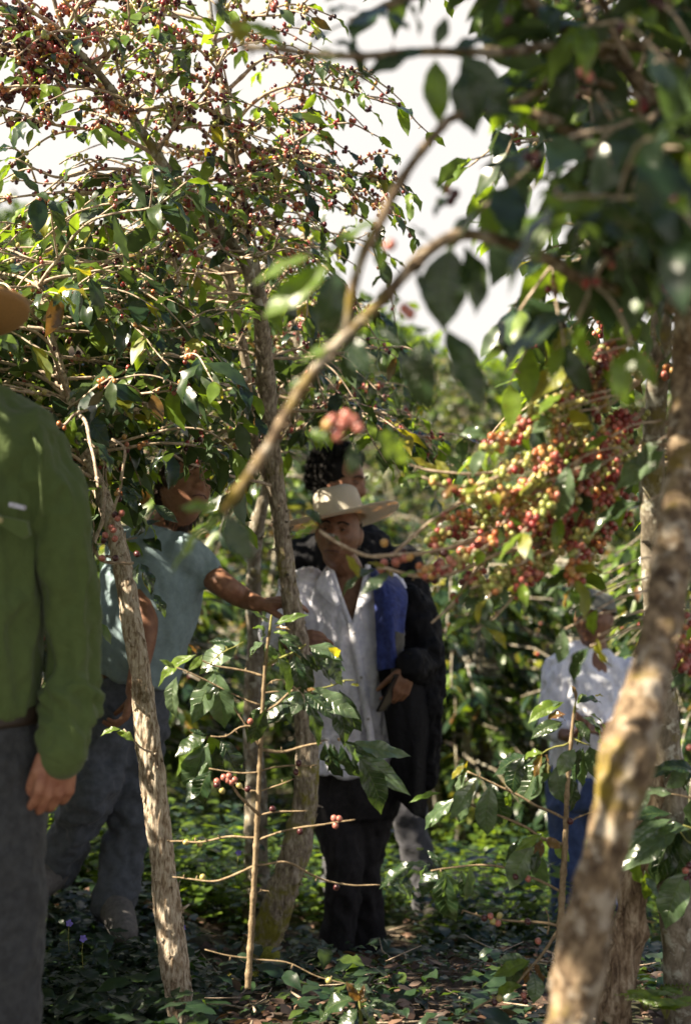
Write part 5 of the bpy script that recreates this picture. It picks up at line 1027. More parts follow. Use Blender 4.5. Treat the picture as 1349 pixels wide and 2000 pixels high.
    # placket, collar wings, hem tail
    mb = MB(); pa = [P(688, 1216, 4.895), P(700, 1290, 4.895), P(715, 1380, 4.905), P(728, 1460, 4.915), P(737, 1512, 4.925)]
    A = spline(pa, .02); L_ = [a-np.array([.016, 0, 0]) for a in A]; R_ = [a+np.array([.012, .002, 0]) for a in A]; n = len(A)
    Vp = np.vstack([L_, R_, np.array(L_)+[0, .012, 0], np.array(R_)+[0, .012, 0]]); Fp = []
    for i in range(n-1): Fp += [(i, n+i, n+i+1, i+1), (2*n+i, 2*n+i+1, 3*n+i+1, 3*n+i), (i, i+1, 2*n+i+1, 2*n+i), (n+i, 3*n+i, 3*n+i+1, n+i+1)]
    mb.add(Vp, Fp); mb.link('placket', [SH], sh)
    for sg in (-1, 1):
        mb = MB(); y0 = nk.y
        a = [V3(nk.x+sg*.066, y0+.03, nk.z+.045), V3(nk.x+sg*.072, y0-.03, nk.z+.03), V3(nk.x+sg*.055, y0-.088, nk.z-.02), V3(nk.x+sg*.03, y0-.125, nk.z-.10)]
        b = [V3(nk.x+sg*.088, y0+.04, nk.z+.00), V3(nk.x+sg*.105, y0-.03, nk.z-.012), V3(nk.x+sg*.108, y0-.088, nk.z-.055), V3(nk.x+sg*.045, y0-.137, nk.z-.115)]
        if sg > 0: a = [p+V3(.0, .0, -.01) for p in a]
        A = spline(a, .012); B_ = spline(b, .012); m_ = min(len(A), len(B_)); A = A[:m_]; B_ = B_[:m_]; th = np.array([0, -.006, .002])
        Vp = np.vstack([A, B_, A+th, B_+th]); Fp = []
        for i in range(m_-1): Fp += [(i, i+1, m_+i+1, m_+i), (2*m_+i, 3*m_+i, 3*m_+i+1, 2*m_+i+1), (i, 2*m_+i, 2*m_+i+1, i+1), (m_+i, m_+i+1, 3*m_+i+1, 3*m_+i)]
        Fp += [(0, m_, 3*m_, 2*m_), (m_-1, 3*m_-1, 4*m_-1, 2*m_-1)]; mb.add(Vp, Fp); mb.link('collar', [SH], sh)
    mb = MB(); q = [P(735, 1490, 4.93), P(779, 1452, 4.97), P(752, 1505, 4.95), P(738, 1515, 4.93)]; q2 = [p+V3(0, .012, 0) for p in q]
    mb.add([p for p in q+q2], [(0, 1, 2, 3), (7, 6, 5, 4), (0, 4, 5, 1), (1, 5, 6, 2), (2, 6, 7, 3), (3, 7, 4, 0)]); mb.link('shirt_tail', [SH], sh)
    dep = lambda z: float(np.interp(nk.z-z, [-.015, .015, .06, .17, .38], [.065, .085, .112, .128, .128]))
    for sg in (-1, 1):       # the facing that edges the open neck
        I = []; O = []
        for t in np.linspace(-.06, 1.0, 14):
            z = nk.z-.165+.20*t; cx = nk.x+.012*(1-t); xi = cx+sg*(.060*max(t, 0)**.85-.003); xo = xi+sg*.020
            for L_, x in ((I, xi), (O, xo)): L_.append((x, nk.y+.012-dep(z)*math.sqrt(max(.1, 1-((x-nk.x)/.18)**2))-.012-(.004 if sg > 0 else 0), z))
        n = len(I); mb = MB(); Vp = np.array(I+O+[(a, b+.006, c) for a, b, c in I+O]); Fp = []
        for i in range(n-1): Fp += [(i, n+i, n+i+1, i+1), (2*n+i, 2*n+i+1, 3*n+i+1, 3*n+i), (i, i+1, 2*n+i+1, 2*n+i), (n+i, 3*n+i, 3*n+i+1, n+i+1)]
        mb.add(Vp, Fp); mb.link('neck_facing', [SH], sh)
    BTN = plain('shirt_button', (.30, .29, .30), .4)
    for t in (.10, .38, .66, .90):
        q = A[0]*0+np.array(spline(pa, .02))[int(t*(len(spline(pa, .02))-1))]; V, Fc = ICO['mid']; mb = MB(); mb.add(V*np.array([.0055, .002, .0055])+q+np.array([0, -.003, 0]), Fc); mb.link('button', [BTN], sh)
    # trousers, shoes
    T_ = Fuse(); T_.loft([(hips.x, hips.y, hips.z+.05, .165, .118), (hips.x, hips.y, hips.z-.10, .175, .122), (hips.x, hips.y, hips.z-.17, .165, .115)])
    for hp, k, f in ((hips+V3(-.08, 0, -.08), kl, fl), (hips+V3(.07, 0, -.08), kr, fr)): T_.chain([(hp, .095), ((hp+k)/2, .086), (k, .070), ((k+f)/2+V3(0, .015, 0), .068), (f+V3(0, 0, .03), .066)], 20)
    V, Fq = T_.make(.009, 3, folds(.018, (16, 16, 9), 8)); link('trousers', V, Fq, [cloth_mat('charcoal_trouser_cloth', (.022, .020, .022), (.014, .013, .015))], o)
    BT = plain('brown_leather', (.10, .045, .025), .5, .4, 60)
    for f in (fl, fr):
        S2_ = Fuse(); S2_.chain([(f+V3(0, .05, -.01), .036), (f+V3(0, .0, 0), .044), (f+V3(0, -.12, -.015), .038), (f+V3(0, -.18, -.02), .03)]); V, Fq = S2_.make(.007, 2); V[:, 2] = np.maximum(V[:, 2], float(ground_z([f.x], [f.y])[0])+.002); link('shoe', V, Fq, [BT], o)
    # straw hat
    hatc = hc+Rm@V3(0, .005, .048); Hm = Rm@Matrix.Rotation(R(-6), 3, 'Y')@Matrix.Rotation(R(4), 3, 'X')
    Hm = Matrix.Rotation(R(-10), 3, 'Y')@Matrix.Rotation(R(-12), 3, 'X')@Matrix.Rotation(R(-9), 3, 'Z')
    prof = [(0, .118), (.030, .120), (.055, .117), (.072, .108), (.080, .09), (.086, .05), (.090, .015), (.093, .004), (.105, .001), (.14, .002), (.18, .006), (.213, .013)]
    prof = spline([(a, 0, b) for a, b in prof], .005); r_ = prof[:, 0]; z_ = prof[:, 2]; n = len(r_); sg_ = 72; a = np.linspace(0, 2*np.pi, sg_, endpoint=False); V = []
    for k in range(n):
        rx, ry = r_[k], r_[k]*1.14 if r_[k] < .1 else r_[k]+.012
        x = rx*np.cos(a); y = ry*np.sin(a); z = np.full(sg_, z_[k]); br_ = np.clip((r_[k]-.095)/.1, 0, 1)
        z = z+br_*(.012*np.cos(a)**2-.022*np.sin(a)**2*(np.sin(a) < 0)-.004)
        z = z-(np.exp(-(x/.018)**2)*.012 if r_[k] < .07 else 0)*(r_[k] < .07)
        V.append(np.stack([x, y, z], 1))
    V = np.vstack(V); Vn = V.copy(); Vn[:, 2] -= .0022; inner = np.repeat(r_ < .095, sg_); Vn[inner, :2] *= .972
    Va = np.vstack([V, Vn]); Fq = []
    for k in range(n-1):
        for j in range(sg_): j2 = (j+1) % sg_; Fq.append((k*sg_+j, (k+1)*sg_+j, (k+1)*sg_+j2, k*sg_+j2)); o2 = n*sg_; Fq.append((o2+k*sg_+j, o2+k*sg_+j2, o2+(k+1)*sg_+j2, o2+(k+1)*sg_+j))
    for j in range(sg_): j2 = (j+1) % sg_; Fq.append(((n-1)*sg_+j, n*sg_+(n-1)*sg_+j, n*sg_+(n-1)*sg_+j2, (n-1)*sg_+j2))
    Va = Va@np.array(Hm).T+np.array(hatc); m, nn, b, oo = newmat('woven_straw'); K = nn.links
    wv = nd(nn, 'ShaderNodeTexNoise', Scale=320.0, Detail=2.0); K.new(objvec(nn, (1, 1, 3)), wv.inputs['Vector']); rp = ramp(nn, [(.3, (.66, .60, .48)), (.7, (.84, .80, .70))]); K.new(wv.outputs['Fac'], rp.inputs[0]); K.new(rp.outputs[0], b.inputs['Base Color'])
    b.inputs['Roughness'].default_value = .75; bp = nd(nn, 'ShaderNodeBump', Strength=.6, Distance=.002); K.new(wv.outputs['Fac'], bp.inputs['Height']); K.new(bp.outputs[0], b.inputs['Normal'])
    tr = nd(nn, 'ShaderNodeBsdfTranslucent'); tr.inputs['Color'].default_value = (.75, .5, .26, 1); mxs = nd(nn, 'ShaderNodeMixShader'); mxs.inputs[0].default_value = .3; K.new(b.outputs[0], mxs.inputs[1]); K.new(tr.outputs[0], mxs.inputs[2]); K.new(mxs.outputs[0], oo.inputs['Surface'])
    ht = link('straw_hat', Va, Fq, [m], o)
    # phone in the left hand
    pc = P(763, 1352, 4.80); ph = Fuse(); mb = MB(); ax = (P(752, 1378, 4.78)-P(776, 1330, 4.80)).normalized(); sx = V3(.5, .85, 0).normalized(); up_ = ax.cross(sx).normalized()
    pts = []
    for sz in (-.0045, .0045):
        for a_, b_ in [(-.07, -.030), (-.066, -.034), (.066, -.034), (.07, -.030), (.07, .030), (.066, .034), (-.066, .034), (-.07, .030)]: pts.append(pc+ax*a_+sx*b_+up_*sz)
    mb.add(pts, [tuple(range(7, -1, -1)), tuple(range(8, 16))]+[(i, (i+1) % 8, 8+(i+1) % 8, 8+i) for i in range(8)])
    pho = mb.link('mobile_phone', [plain('black_glass', (.015, .015, .017), .12)], None, pc, smooth=False); tag(pho, 'dark mobile phone held in the hat man\'s lowered hand', 'phone')
    # jacket draped over the shoulder and arm
    def sheet(L, Rr, thick, mat_fold, seed, nx=26, step=.015, amp=.02, bulge=.05):
        A = spline(L, step); B_ = spline(Rr, step); m_ = 60; ia = np.linspace(0, len(A)-1, m_); A = np.stack([np.interp(ia, np.arange(len(A)), A[:, k]) for k in range(3)], 1); ib = np.linspace(0, len(B_)-1, m_); B_ = np.stack([np.interp(ib, np.arange(len(B_)), B_[:, k]) for k in range(3)], 1)
        s_ = np.linspace(0, 1, nx)[None, :, None]; G = A[:, None]*(1-s_)+B_[:, None]*s_; G = G.reshape(-1, 3); sv = np.tile(np.linspace(0, 1, nx), m_); tv = np.repeat(np.linspace(0, 1, m_), nx)
        G[:, 1] += -bulge*np.sin(np.pi*sv)+amp*np.sin(sv*mat_fold*2*np.pi+2.0*np.sin(tv*3+seed))*(.4+.6*tv)+.5*amp*fbm(np.stack([sv*5, tv*3, 0*sv+seed], 1), 3)
        bk = G+np.array([0, thick, 0]); i = np.arange(m_-1)[:, None]*nx; j = np.arange(nx-1)[None]; Fq = np.stack([i+j, i+j+1, i+nx+j+1, i+nx+j], -1).reshape(-1, 4); n_ = len(G); F2 = Fq[:, ::-1]+n_; Fl = Fq.tolist()+F2.tolist()
        for k in range(m_-1): Fl += [(k*nx, (k+1)*nx, n_+(k+1)*nx, n_+k*nx), (k*nx+nx-1, n_+k*nx+nx-1, n_+(k+1)*nx+nx-1, (k+1)*nx+nx-1)]
        for j in range(nx-1): Fl += [(j, n_+j, n_+j+1, j+1), ((m_-1)*nx+j, (m_-1)*nx+j+1, n_+(m_-1)*nx+j+1, n_+(m_-1)*nx+j)]
        return np.vstack([G, bk]), Fl
    jr = empty('jacket', (sr.x, 5.0, nk.z-.5), 'quilted blue and black jacket hung over the hat man\'s arm and shoulder', 'jacket')
    BL = cloth_mat('blue_quilt', (.032, .048, .19), (.018, .027, .11), .8, 500, .6, 9); BK = cloth_mat('black_quilt', (.005, .005, .007), (.003, .003, .004), .8, 500, .6, 9); GB = cloth_mat('grey_panel', (.10, .095, .085), None, .7)
    V, Fq = sheet([P(716, 1108, 5.0), P(727, 1140, 4.92), P(733, 1220, 4.88), P(736, 1310, 4.87)], [P(770, 1118, 5.08), P(795, 1160, 4.97), P(790, 1220, 4.92), P(788, 1296, 4.90)], .03, 1.5, 1, amp=.010, bulge=.045); link('front_panel', V, Fq, [BL], jr)
    V, Fq = sheet([P(768, 1232, 4.855), P(764, 1262, 4.85), P(763, 1320, 4.86)], [P(789, 1238, 4.885), P(789, 1262, 4.88), P(780, 1300, 4.87)], .02, .5, 2, nx=8, amp=.004, bulge=.01); link('side_patch', V, Fq, [GB], jr)
    V, Fq = sheet([P(736, 1300, 4.885), P(748, 1380, 4.88), P(762, 1470, 4.9), P(775, 1560, 4.95)], [P(852, 1250, 5.1), P(852, 1380, 5.0), P(842, 1490, 5.0), P(830, 1600, 5.03)], .05, 1.6, 3, nx=40, amp=.010, bulge=.06); link('body_panel', V, Fq, [BK], jr)
    Sv = Fuse(); Sv.chain([(P(796, 1175, 5.06), .062), (P(815, 1210, 5.07), .074), (P(832, 1290, 5.03), .070), (P(812, 1298, 4.92), .060), (P(800, 1300, 4.845), .050)]); Sv.chain([(P(836, 1270, 5.02), .065), (P(838, 1400, 5.0), .06), (P(826, 1520, 5.02), .05)]); V, Fq = Sv.make(.008, 3, folds(.02, (18, 18, 18), 4)); link('sleeve', V, Fq, [BK], jr)
hat_man()

# ===== the man in the green shirt, close at left
def green_man():
    D = 2.55; g = float(ground_z([-.7], [D])[0]); Q = lambda x, y, d=0: P(x, y, D+d)
    nk = Q(-95, 765, .02); hips = Q(-100, 1440, .02); sh = Q(58, 880, .02); el = Q(140, 1200, .05); wr = Q(122, 1470, -.03)
    hc = nk+V3(0, -.01, .175); Fz = Fuse(); Rm = head(Fz, hc, R(10), 0, 0, 1.0)
    Fz.chain([(hc+V3(0, .02, -.07), .058), (nk, .06), (nk+V3(0, .01, -.08), .075)])
    Fz.loft([(nk.x, nk.y, nk.z, .065, .06), (nk.x, nk.y+.01, nk.z-.07, .17, .09), (nk.x, nk.y+.01, nk.z-.18, .18, .115), (nk.x, nk.y, nk.z-.42, .13, .10), (hips.x, hips.y, hips.z+.05, .135, .095), (hips.x, hips.y, hips.z-.1, .13, .09)])
    sh2 = V3(2*nk.x-sh.x, sh.y, sh.z)
    Fz.chain([(sh, .045), (Q(112, 1020, .03), .030), (el, .027)]); Fz.chain([(el, .027), (Q(140, 1300, .03), .022), (Q(140, 1365, .01), .022), (Q(130, 1420, -.01), .022), (wr, .026)])
    el2 = sh2+V3(-.06, .02, -.29); wr2 = el2+V3(.02, -.05, -.26); Fz.chain([(sh2, .05), (el2, .04), (wr2, .028)])
    hand(Fz, wr+V3(-.004, 0, .012), (-.12, -.06, -1), (-.62, .78, .1), .98, cv=[(.55, .75, .45), (.60, .78, .45), (.64, .80, .45), (.70, .80, .45)], thumb=-1, th_curl=.35, th_out=.12)
    hand(Fz, wr2, (.1, -.1, -1), (1, .3, 0), 1.05, curl=(.4, .5, .3), thumb=-1)
    legs = []
    for sx in (-1, 1):
        hp = hips+V3(sx*.088, 0, -.08); f = V3(hips.x+sx*.12-.02, D+.02, float(ground_z([hips.x+sx*.12], [D])[0])+.06); k = (hp+f)/2+V3(0, -.02, .02); legs.append((hp, k, f))
        Fz.chain([(hp+V3(0, .01, -.03), .064), (k, .046), (f, .036)]); Fz.chain([(f, .035), (f+V3(0, -.14, -.02), .03)])
    o = person('person', 'man in a green long-sleeved shirt standing half out of view at the left edge', (nk.x, D, g), Fz, .0034, SK_RED, 2)
    GM = cloth_mat('green_shirt_cloth', (.088, .124, .042), (.078, .110, .037), .9, 1400, .5, 5)
    S = Fuse()
    S.loft([(nk.x, nk.y+.01, nk.z+.02, .08, .075), (nk.x, nk.y+.01, nk.z-.02, .15, .10), (nk.x, nk.y+.01, nk.z-.06, .19, .115), (nk.x+.0, nk.y+.01, nk.z-.17, .178, .14), (nk.x, nk.y, nk.z-.42, .160, .145), (hips.x, hips.y, hips.z+.11, .162, .145), (hips.x, hips.y, hips.z+.045, .160, .135)], 44)
    S.chain([(sh+V3(-.05, 0, .0), .074), (sh+V3(-.012, 0, -.012), .066)], 24)
    Sl = Fuse(); Sl.chain([(sh+V3(-.03, 0, .002), .060), (sh+V3(.0, 0, -.008), .070), (Q(106, 990, .02), .054), (Q(132, 1120, .02), .048), (Q(140, 1210, .03), .047)], 24)
    Sl.chain([(Q(140, 1200, .03), .047), (Q(140, 1300, .03), .046), (Q(142, 1365, .01), .052), (Q(130, 1420, -.01), .046), (Q(122, 1462, -.03), .042)], 24)
    Sl.chain([(Q(165, 1350, .02), .030), (Q(180, 1388, .01), .024), (Q(168, 1408, 0), .018)], 16)
    S.chain([(sh2, .08), (el2, .06), (wr2, .042)], 20)
    def post(V, N):
        V = folds(.024, (16, 16, 8), 2)(V, N); m = (V[:, 0] > Q(60, 0).x) & (V[:, 2] < Q(0, 1330).z)
        w_ = np.exp(-((V[:, 2]-Q(0, 1350).z)/.09)**2)*m*.0045*np.sin((V[:, 2]+V[:, 0]*.8+.01*fbm(V*20, 2))*170); V = V+N*w_[:, None]
        return V
    V, Fq = S.make(.0065, 3, folds(.026, (12, 12, 6.5), 2)); s_ = link('shirt', V, Fq, [GM], o); V, Fq = Sl.make(.006, 2, post); link('sleeve', V, Fq, [GM], s_)
    # cuff band and armhole seam
    cf = Fuse(); cf.chain([(Q(123, 1448, -.025), .0445), (Q(121, 1476, -.03), .043)], 24, .006); V, Fq = cf.make(.005, 1); link('cuff', V, Fq, [GM], s_)
    sm = [Q(50, 815, .0), Q(72, 870, -.062), Q(80, 940, -.075), Q(84, 1010, -.06)]; A_ = spline(sm, .01); V, Fq = tube(A_, [.0022]*len(A_), 6); mb = MB(); mb.add(V, Fq); mb.link('armhole_seam', [GM], s_)
    # pocket flap, label, button
    fy = nk.y-.142
    def patch(pts, d, th, mat, name, par):
        A = [Q(x, y)+V3(0, 0, 0) for x, y in pts]; A = [V3((p.x)*(D+d)/D*1, D+d, CAMZ+(p.z-CAMZ)*(D+d)/D) for p in A]; n = len(A); mb = MB(); mb.add(A+[p+V3(0, th, 0) for p in A], [tuple(range(n)), tuple(range(2*n-1, n-1, -1))]+[(i, n+i, n+(i+1) % n, (i+1) % n) for i in range(n)]); return mb.link(name, [mat], par, smooth=False)
    patch([(-60, 985), (2, 1008), (52, 1018), (58, 1045), (45, 1052), (5, 1028), (-60, 1015)], -.135, .02, GM, 'pocket_flap', s_)
    patch([(18, 981), (47, 988), (46, 996), (17, 989)], -.1375, .02, plain('white_tag', (.55, .55, .68), .7), 'label_tag', s_)
    b_ = Fuse(); c = Q(0, 1015); bm_ = MB(); V, Fc = ICO['mid']; bm_.add(V*np.array([.006, .003, .006])+np.array(P(0, 1016, D-.139)), Fc); bm_.link('button', [plain('horn_button', (.45, .40, .20), .4)], s_)
    T_ = Fuse(); T_.loft([(hips.x, hips.y, hips.z+.06, .165, .122), (hips.x, hips.y, hips.z-.1, .178, .128), (hips.x, hips.y, hips.z-.2, .18, .12)])
    for hp, k, f in legs: T_.chain([(hp+V3(-.005, 0, 0), .094), ((hp+k)/2, .09), (k, .076), ((k+f)/2, .070), (f, .070)], 22)
    V, Fq = T_.make(.008, 3, folds(.014, (14, 14, 9), 6)); t_ = link('trousers', V, Fq, [cloth_mat('grey_trouser_cloth', (.055, .058, .064), (.036, .038, .043), .9, 1100, .8, 6)], o)
    B_ = Fuse(); B_.loft([(hips.x, hips.y, hips.z+.062, .170, .127), (hips.x, hips.y, hips.z+.028, .172, .129)], 40, .01); V, Fq = B_.make(.006, 2); link('belt', V, Fq, [plain('dark_leather', (.03, .018, .012), .5)], o)
    BT = plain('boot_leather', (.08, .06, .045), .6)
    for hp, k, f in legs:
        S2_ = Fuse(); S2_.chain([(f+V3(0, .05, -.01), .04), (f, .046), (f+V3(0, -.15, -.02), .038), (f+V3(0, -.2, -.025), .03)]); V, Fq = S2_.make(.008, 2); link('boot', V, Fq, [BT], o)
    # tan felt hat: only the brim's edge comes into view
    hatc = P(-116, 612, D-.02); n = 60; a = np.linspace(0, 2*np.pi, n, endpoint=False); prof = [(0, .115), (.05, .115), (.078, .10), (.086, .05), (.092, .008), (.11, 0), (.135, .003), (.152, .012)]
    A = spline([(p, 0, q) for p, q in prof], .006); Vt = []
    for r_, _, z_ in A:
        b = np.clip((r_-.1)/.05, 0, 1); Vt.append(np.stack([r_*np.cos(a), r_*1.12*np.sin(a), z_+b*.022*np.cos(a)**2], 1))
    m_ = len(A); Vt = np.vstack(Vt); Va = np.vstack([Vt+[0, 0, .006], Vt-[0, 0, .006]]); Fq = []
    for k in range(m_-1):
        for j in range(n): j2 = (j+1) % n; Fq += [(k*n+j, (k+1)*n+j, (k+1)*n+j2, k*n+j2), (m_*n+k*n+j, m_*n+k*n+j2, m_*n+(k+1)*n+j2, m_*n+(k+1)*n+j)]
    for j in range(n): j2 = (j+1) % n; Fq.append(((m_-1)*n+j, m_*n+(m_-1)*n+j, m_*n+(m_-1)*n+j2, (m_-1)*n+j2))
    Hm = Matrix.Rotation(R(6), 3, 'Y')@Matrix.Rotation(R(-9), 3, 'X'); link('felt_hat', Va@np.array(Hm).T+np.array(hatc), Fq, [plain('tan_felt', (.42, .23, .085), .85, .4, 400)], o)
green_man()

# ===== the bending man in the grey-blue T-shirt
def bending_man():
    D = 4.6; Q = lambda x, y, d=0: P(x, y, D+d); Fz = Fuse(); g = float(ground_z([Q(220, 0).x], [D])[0])
    hc = Q(362, 955); Rm = head(Fz, hc, R(35), R(-25), R(10), .98); nk = Q(322, 1025, .03); hips = Q(232, 1345, .05)
    s1 = Q(370, 1085, -.02); s2 = Q(255, 1075, .05); e1 = Q(440, 1145, -.05); w1 = Q(505, 1180, -.06); e2 = Q(285, 1215, -.10); w2 = Q(262, 1350, -.16)
    Fz.chain([(hc+Rm@V3(0, .02, -.06), .055), (nk, .057), (nk+V3(-.01, .02, -.08), .08)])
    Fz.loft([(nk.x, nk.y, nk.z, .07, .06), (nk.x-.01, nk.y+.01, nk.z-.08, .13, .10), (Q(290, 1170).x, D+.03, Q(0, 1170).z, .12, .09), (hips.x, hips.y, hips.z+.05, .115, .085), (hips.x, hips.y, hips.z-.08, .11, .08)])
    Fz.chain([(s1, .048), (Q(405, 1118), .045), (e1, .040), (Q(470, 1165), .036), (w1, .026)])
    Fz.chain([(s2, .048), (e2, .040), (w2, .027)])
    hand(Fz, w1, (1, .12, .08), (.1, .3, -1), .98, cv=[(.1, .3, .3), (.2, .4, .3), (.3, .5, .4), (.4, .5, .4)], thumb=-1)
    hand(Fz, w2, (-.3, -.1, -1), (-1, 0, .2), .98, curl=(.6, .7, .5), thumb=1)
    legs = [(Q(210, 1400, .0), Q(180, 1545, -.12), Q(112, 1700, .0)), (Q(262, 1400, .06), Q(265, 1560, .0), Q(222, 1760, -.05))]
    for hp, k, f in legs: Fz.chain([(hp, .050), ((hp+k)/2, .040), (k, .034), ((k+f)/2, .032), (f, .030)]); Fz.chain([(f, .030), (f+V3(0, -.05, -.02), .024)])
    o = person('person', 'bending man in a grey-blue T-shirt and dark work trousers reaching to the mossy trunk', (hips.x, D, g), Fz, .0048, SK_MID)
    face_bits(o, hc, Rm, .98, HAIRB)
    hm = MB(); rs = np.random.default_rng(4)
    for _ in range(2600):
        v = unit(rs.normal(size=3)); 
        if v[2] < -.05 and v[1] < .3: continue
        if v[1] < -.45 and v[2] < .55: continue
        q = Vector((v[0]*.080, v[1]*.100, v[2]*.121)); p = hc+Rm@q; d = Rm@(Vector((v[0]*.3, .5, v[2]*.3-.5)).normalized()*.028); V, Fq = tube([p, p+d*.5+Rm@Vector(v)*.004, p+d], [.0022, .002, .0008], 3); hm.add(V, Fq)
    hm.link('hair', [HAIRB], o)
    TM = cloth_mat('grey_blue_jersey', (.27, .36, .39), (.23, .31, .34), .85, 900, .35, 7); S = Fuse()
    S.loft([(nk.x, nk.y+.01, nk.z-.01, .075, .07), (nk.x-.01, nk.y+.01, nk.z-.055, .135, .105), (Q(300, 1130).x, D+.03, Q(0, 1130).z, .165, .13), (Q(278, 1220).x, D+.03, Q(0, 1220).z, .160, .135), (Q(252, 1320).x, D+.05, Q(0, 1320).z, .155, .13)], 36)
    S.chain([(s1+V3(-.03, 0, 0), .075), (Q(388, 1105), .064), (Q(402, 1118), .060)], 20); S.chain([(s2, .075), ((s2+e2)/2, .064)], 20)
    V, Fq = S.make(.009, 3, folds(.018, (13, 13, 6), 9)); link('shirt', V, Fq, [TM], o)
    T_ = Fuse(); T_.loft([(hips.x, hips.y, hips.z+.05, .158, .12), (hips.x, hips.y, hips.z-.10, .165, .125), (hips.x, hips.y, hips.z-.2, .15, .12)])
    for hp, k, f in legs: T_.chain([(hp+V3(0, 0, .02), .100), ((hp+k)/2, .095), (k, .082), ((k+f)/2, .070), (f+V3(0, 0, .01), .068)], 20)
    V, Fq = T_.make(.009, 3, folds(.028, (11, 11, 13), 3)); t_ = link('trousers', V, Fq, [cloth_mat('slate_trouser_cloth', (.095, .105, .13), (.07, .08, .10), .8)], o)
    B = plain('grey_boot', (.16, .15, .15), .8, .5, 80)
    for i, (hp, k, f) in enumerate(legs):
        S2_ = Fuse(); dr = V3(.05, -.14, -.035) if i else V3(-.06, -.12, -.03); S2_.chain([(f+V3(0, .04, .03), .048), (f, .056), (f+dr*.7, .052), (f+dr*1.3, .042)]); V, Fq = S2_.make(.009, 2); link('boot', V, Fq, [B], o)
bending_man()

# ===== the curly-haired man behind the straw hat
def curly_man():
    D = 5.75; Q = lambda x, y, d=0: P(x, y, D+d); Fz = Fuse(); hc = Q(668, 945); Rm = head(Fz, hc, R(62), R(4), 0, 1.03); nk = Q(665, 1030, .02); hips = Q(712, 1400, .02); g = float(ground_z([hips.x], [D])[0])
    Fz.chain([(hc+V3(-.01, .01, -.07), .058), (nk, .06), (nk+V3(0, 0, -.08), .08)])
    Fz.loft([(nk.x, nk.y, nk.z, .07, .06), (nk.x+.01, nk.y, nk.z-.08, .17, .10), (nk.x+.03, nk.y, nk.z-.25, .17, .12), (nk.x+.06, nk.y, nk.z-.5, .13, .09), (hips.x, hips.y, hips.z, .12, .09), (hips.x, hips.y, hips.z-.1, .12, .08)])
    s1 = Q(590, 1095); s2 = Q(782, 1105); e2 = Q(832, 1245, -.02); w2 = Q(815, 1370, -.12); e1 = Q(570, 1230, .05); w1 = Q(610, 1330, -.1)
    for s_, e, w_ in ((s1, e1, w1), (s2, e2, w2)): Fz.chain([(s_, .05), (e, .04), (w_, .028)])
    hand(Fz, w2, (-.2, -.2, -1), (-1, 0, 0), 1, thumb=1); hand(Fz, w1, (.5, -.2, -1), (1, 0, 0), 1, thumb=-1)
    legs = [(Q(672, 1450), Q(668, 1580), Q(655, 1690)), (Q(765, 1450), Q(800, 1560), Q(832, 1690))]
    for i, (hp, k, f) in enumerate(legs):
        f = V3(f.x, f.y, float(ground_z([f.x], [f.y])[0])+.05); legs[i] = (hp, (hp+f)/2, f); Fz.chain([(hp, .06), ((hp+f)/2, .046), (f, .034)]); Fz.chain([(f, .034), (f+V3(.05, -.12, -.02), .03)])
    o = person('person', 'man with thick dark curly hair and black jacket, face turned away behind the straw hat', (hips.x, D, g), Fz, .0058, SK_MID); face_bits(o, hc, Rm, 1.03, HAIR)
    hm = MB(); rs = np.random.default_rng(14)
    V, Fc = ICO['hi']; V = V*np.array([.092, .105, .112]); V = V+V*(.12*fbm(V*26, 3))[:, None]; hm.add(V@np.array(Rm).T+np.array(hc+Rm@V3(0, .035, .03)), Fc)
    for _ in range(900):
        v = unit(rs.normal(size=3))
        if v[1] < -.25 and v[2] < .5: continue
        if v[2] < -.55: continue
        q = Vector((v[0]*.105, v[1]*.118+.03, v[2]*.125+.035)); p = hc+Rm@q; a = rs.uniform(0, 6.3); u = Vector(unit(np.cross(v, [.3, .4, .8]))); w_ = Vector(v).cross(u); r_ = rs.uniform(.009, .016)
        pts = [p+(u*math.cos(a+t*.9)+w_*math.sin(a+t*.9))*r_+Vector(v)*(.004*t-.004) for t in range(7)]; V, Fq = tube(pts, [.0034]*6+[.0015], 4); hm.add(V, Fq)
    hm.link('hair', [HAIR], o)
    BJ = cloth_mat('black_jacket_cloth', (.006, .006, .008), (.003, .003, .005), .8, 600, .5, 9); S = Fuse()
    S.loft([(nk.x, nk.y, nk.z+.01, .09, .08), (nk.x+.01, nk.y, nk.z-.06, .185, .12), (nk.x+.03, nk.y, nk.z-.25, .20, .145), (nk.x+.06, nk.y, nk.z-.5, .185, .14), (hips.x, hips.y, hips.z-.03, .19, .14)], 32)
    for s_, e, w_ in ((s1, e1, w1), (s2, e2, w2)): S.chain([(s_, .085), ((s_+e)/2, .078), (e, .07), ((e+w_)/2, .062), (w_, .05)], 18)
    V, Fq = S.make(.010, 3, folds(.018, (14, 14, 10), 1)); link('jacket', V, Fq, [BJ], o)
    T_ = Fuse(); T_.loft([(hips.x, hips.y, hips.z+.02, .16, .12), (hips.x, hips.y, hips.z-.15, .165, .12)])
    for hp, k, f in legs: T_.chain([(hp, .095), (k, .075), (f+V3(0, 0, .03), .065)], 18)
    V, Fq = T_.make(.011, 3, folds(.02, (12, 12, 9), 1)); link('trousers', V, Fq, [cloth_mat('faded_trouser_cloth', (.07, .07, .08), (.05, .05, .06))], o)
    B = plain('dark_boot', (.03, .025, .02), .6)
    for hp, k, f in legs: S2_ = Fuse(); S2_.chain([(f, .045), (f+V3(.05, -.15, -.02), .036)]); V, Fq = S2_.make(.01, 2); link('boot', V, Fq, [B], o)
curly_man()

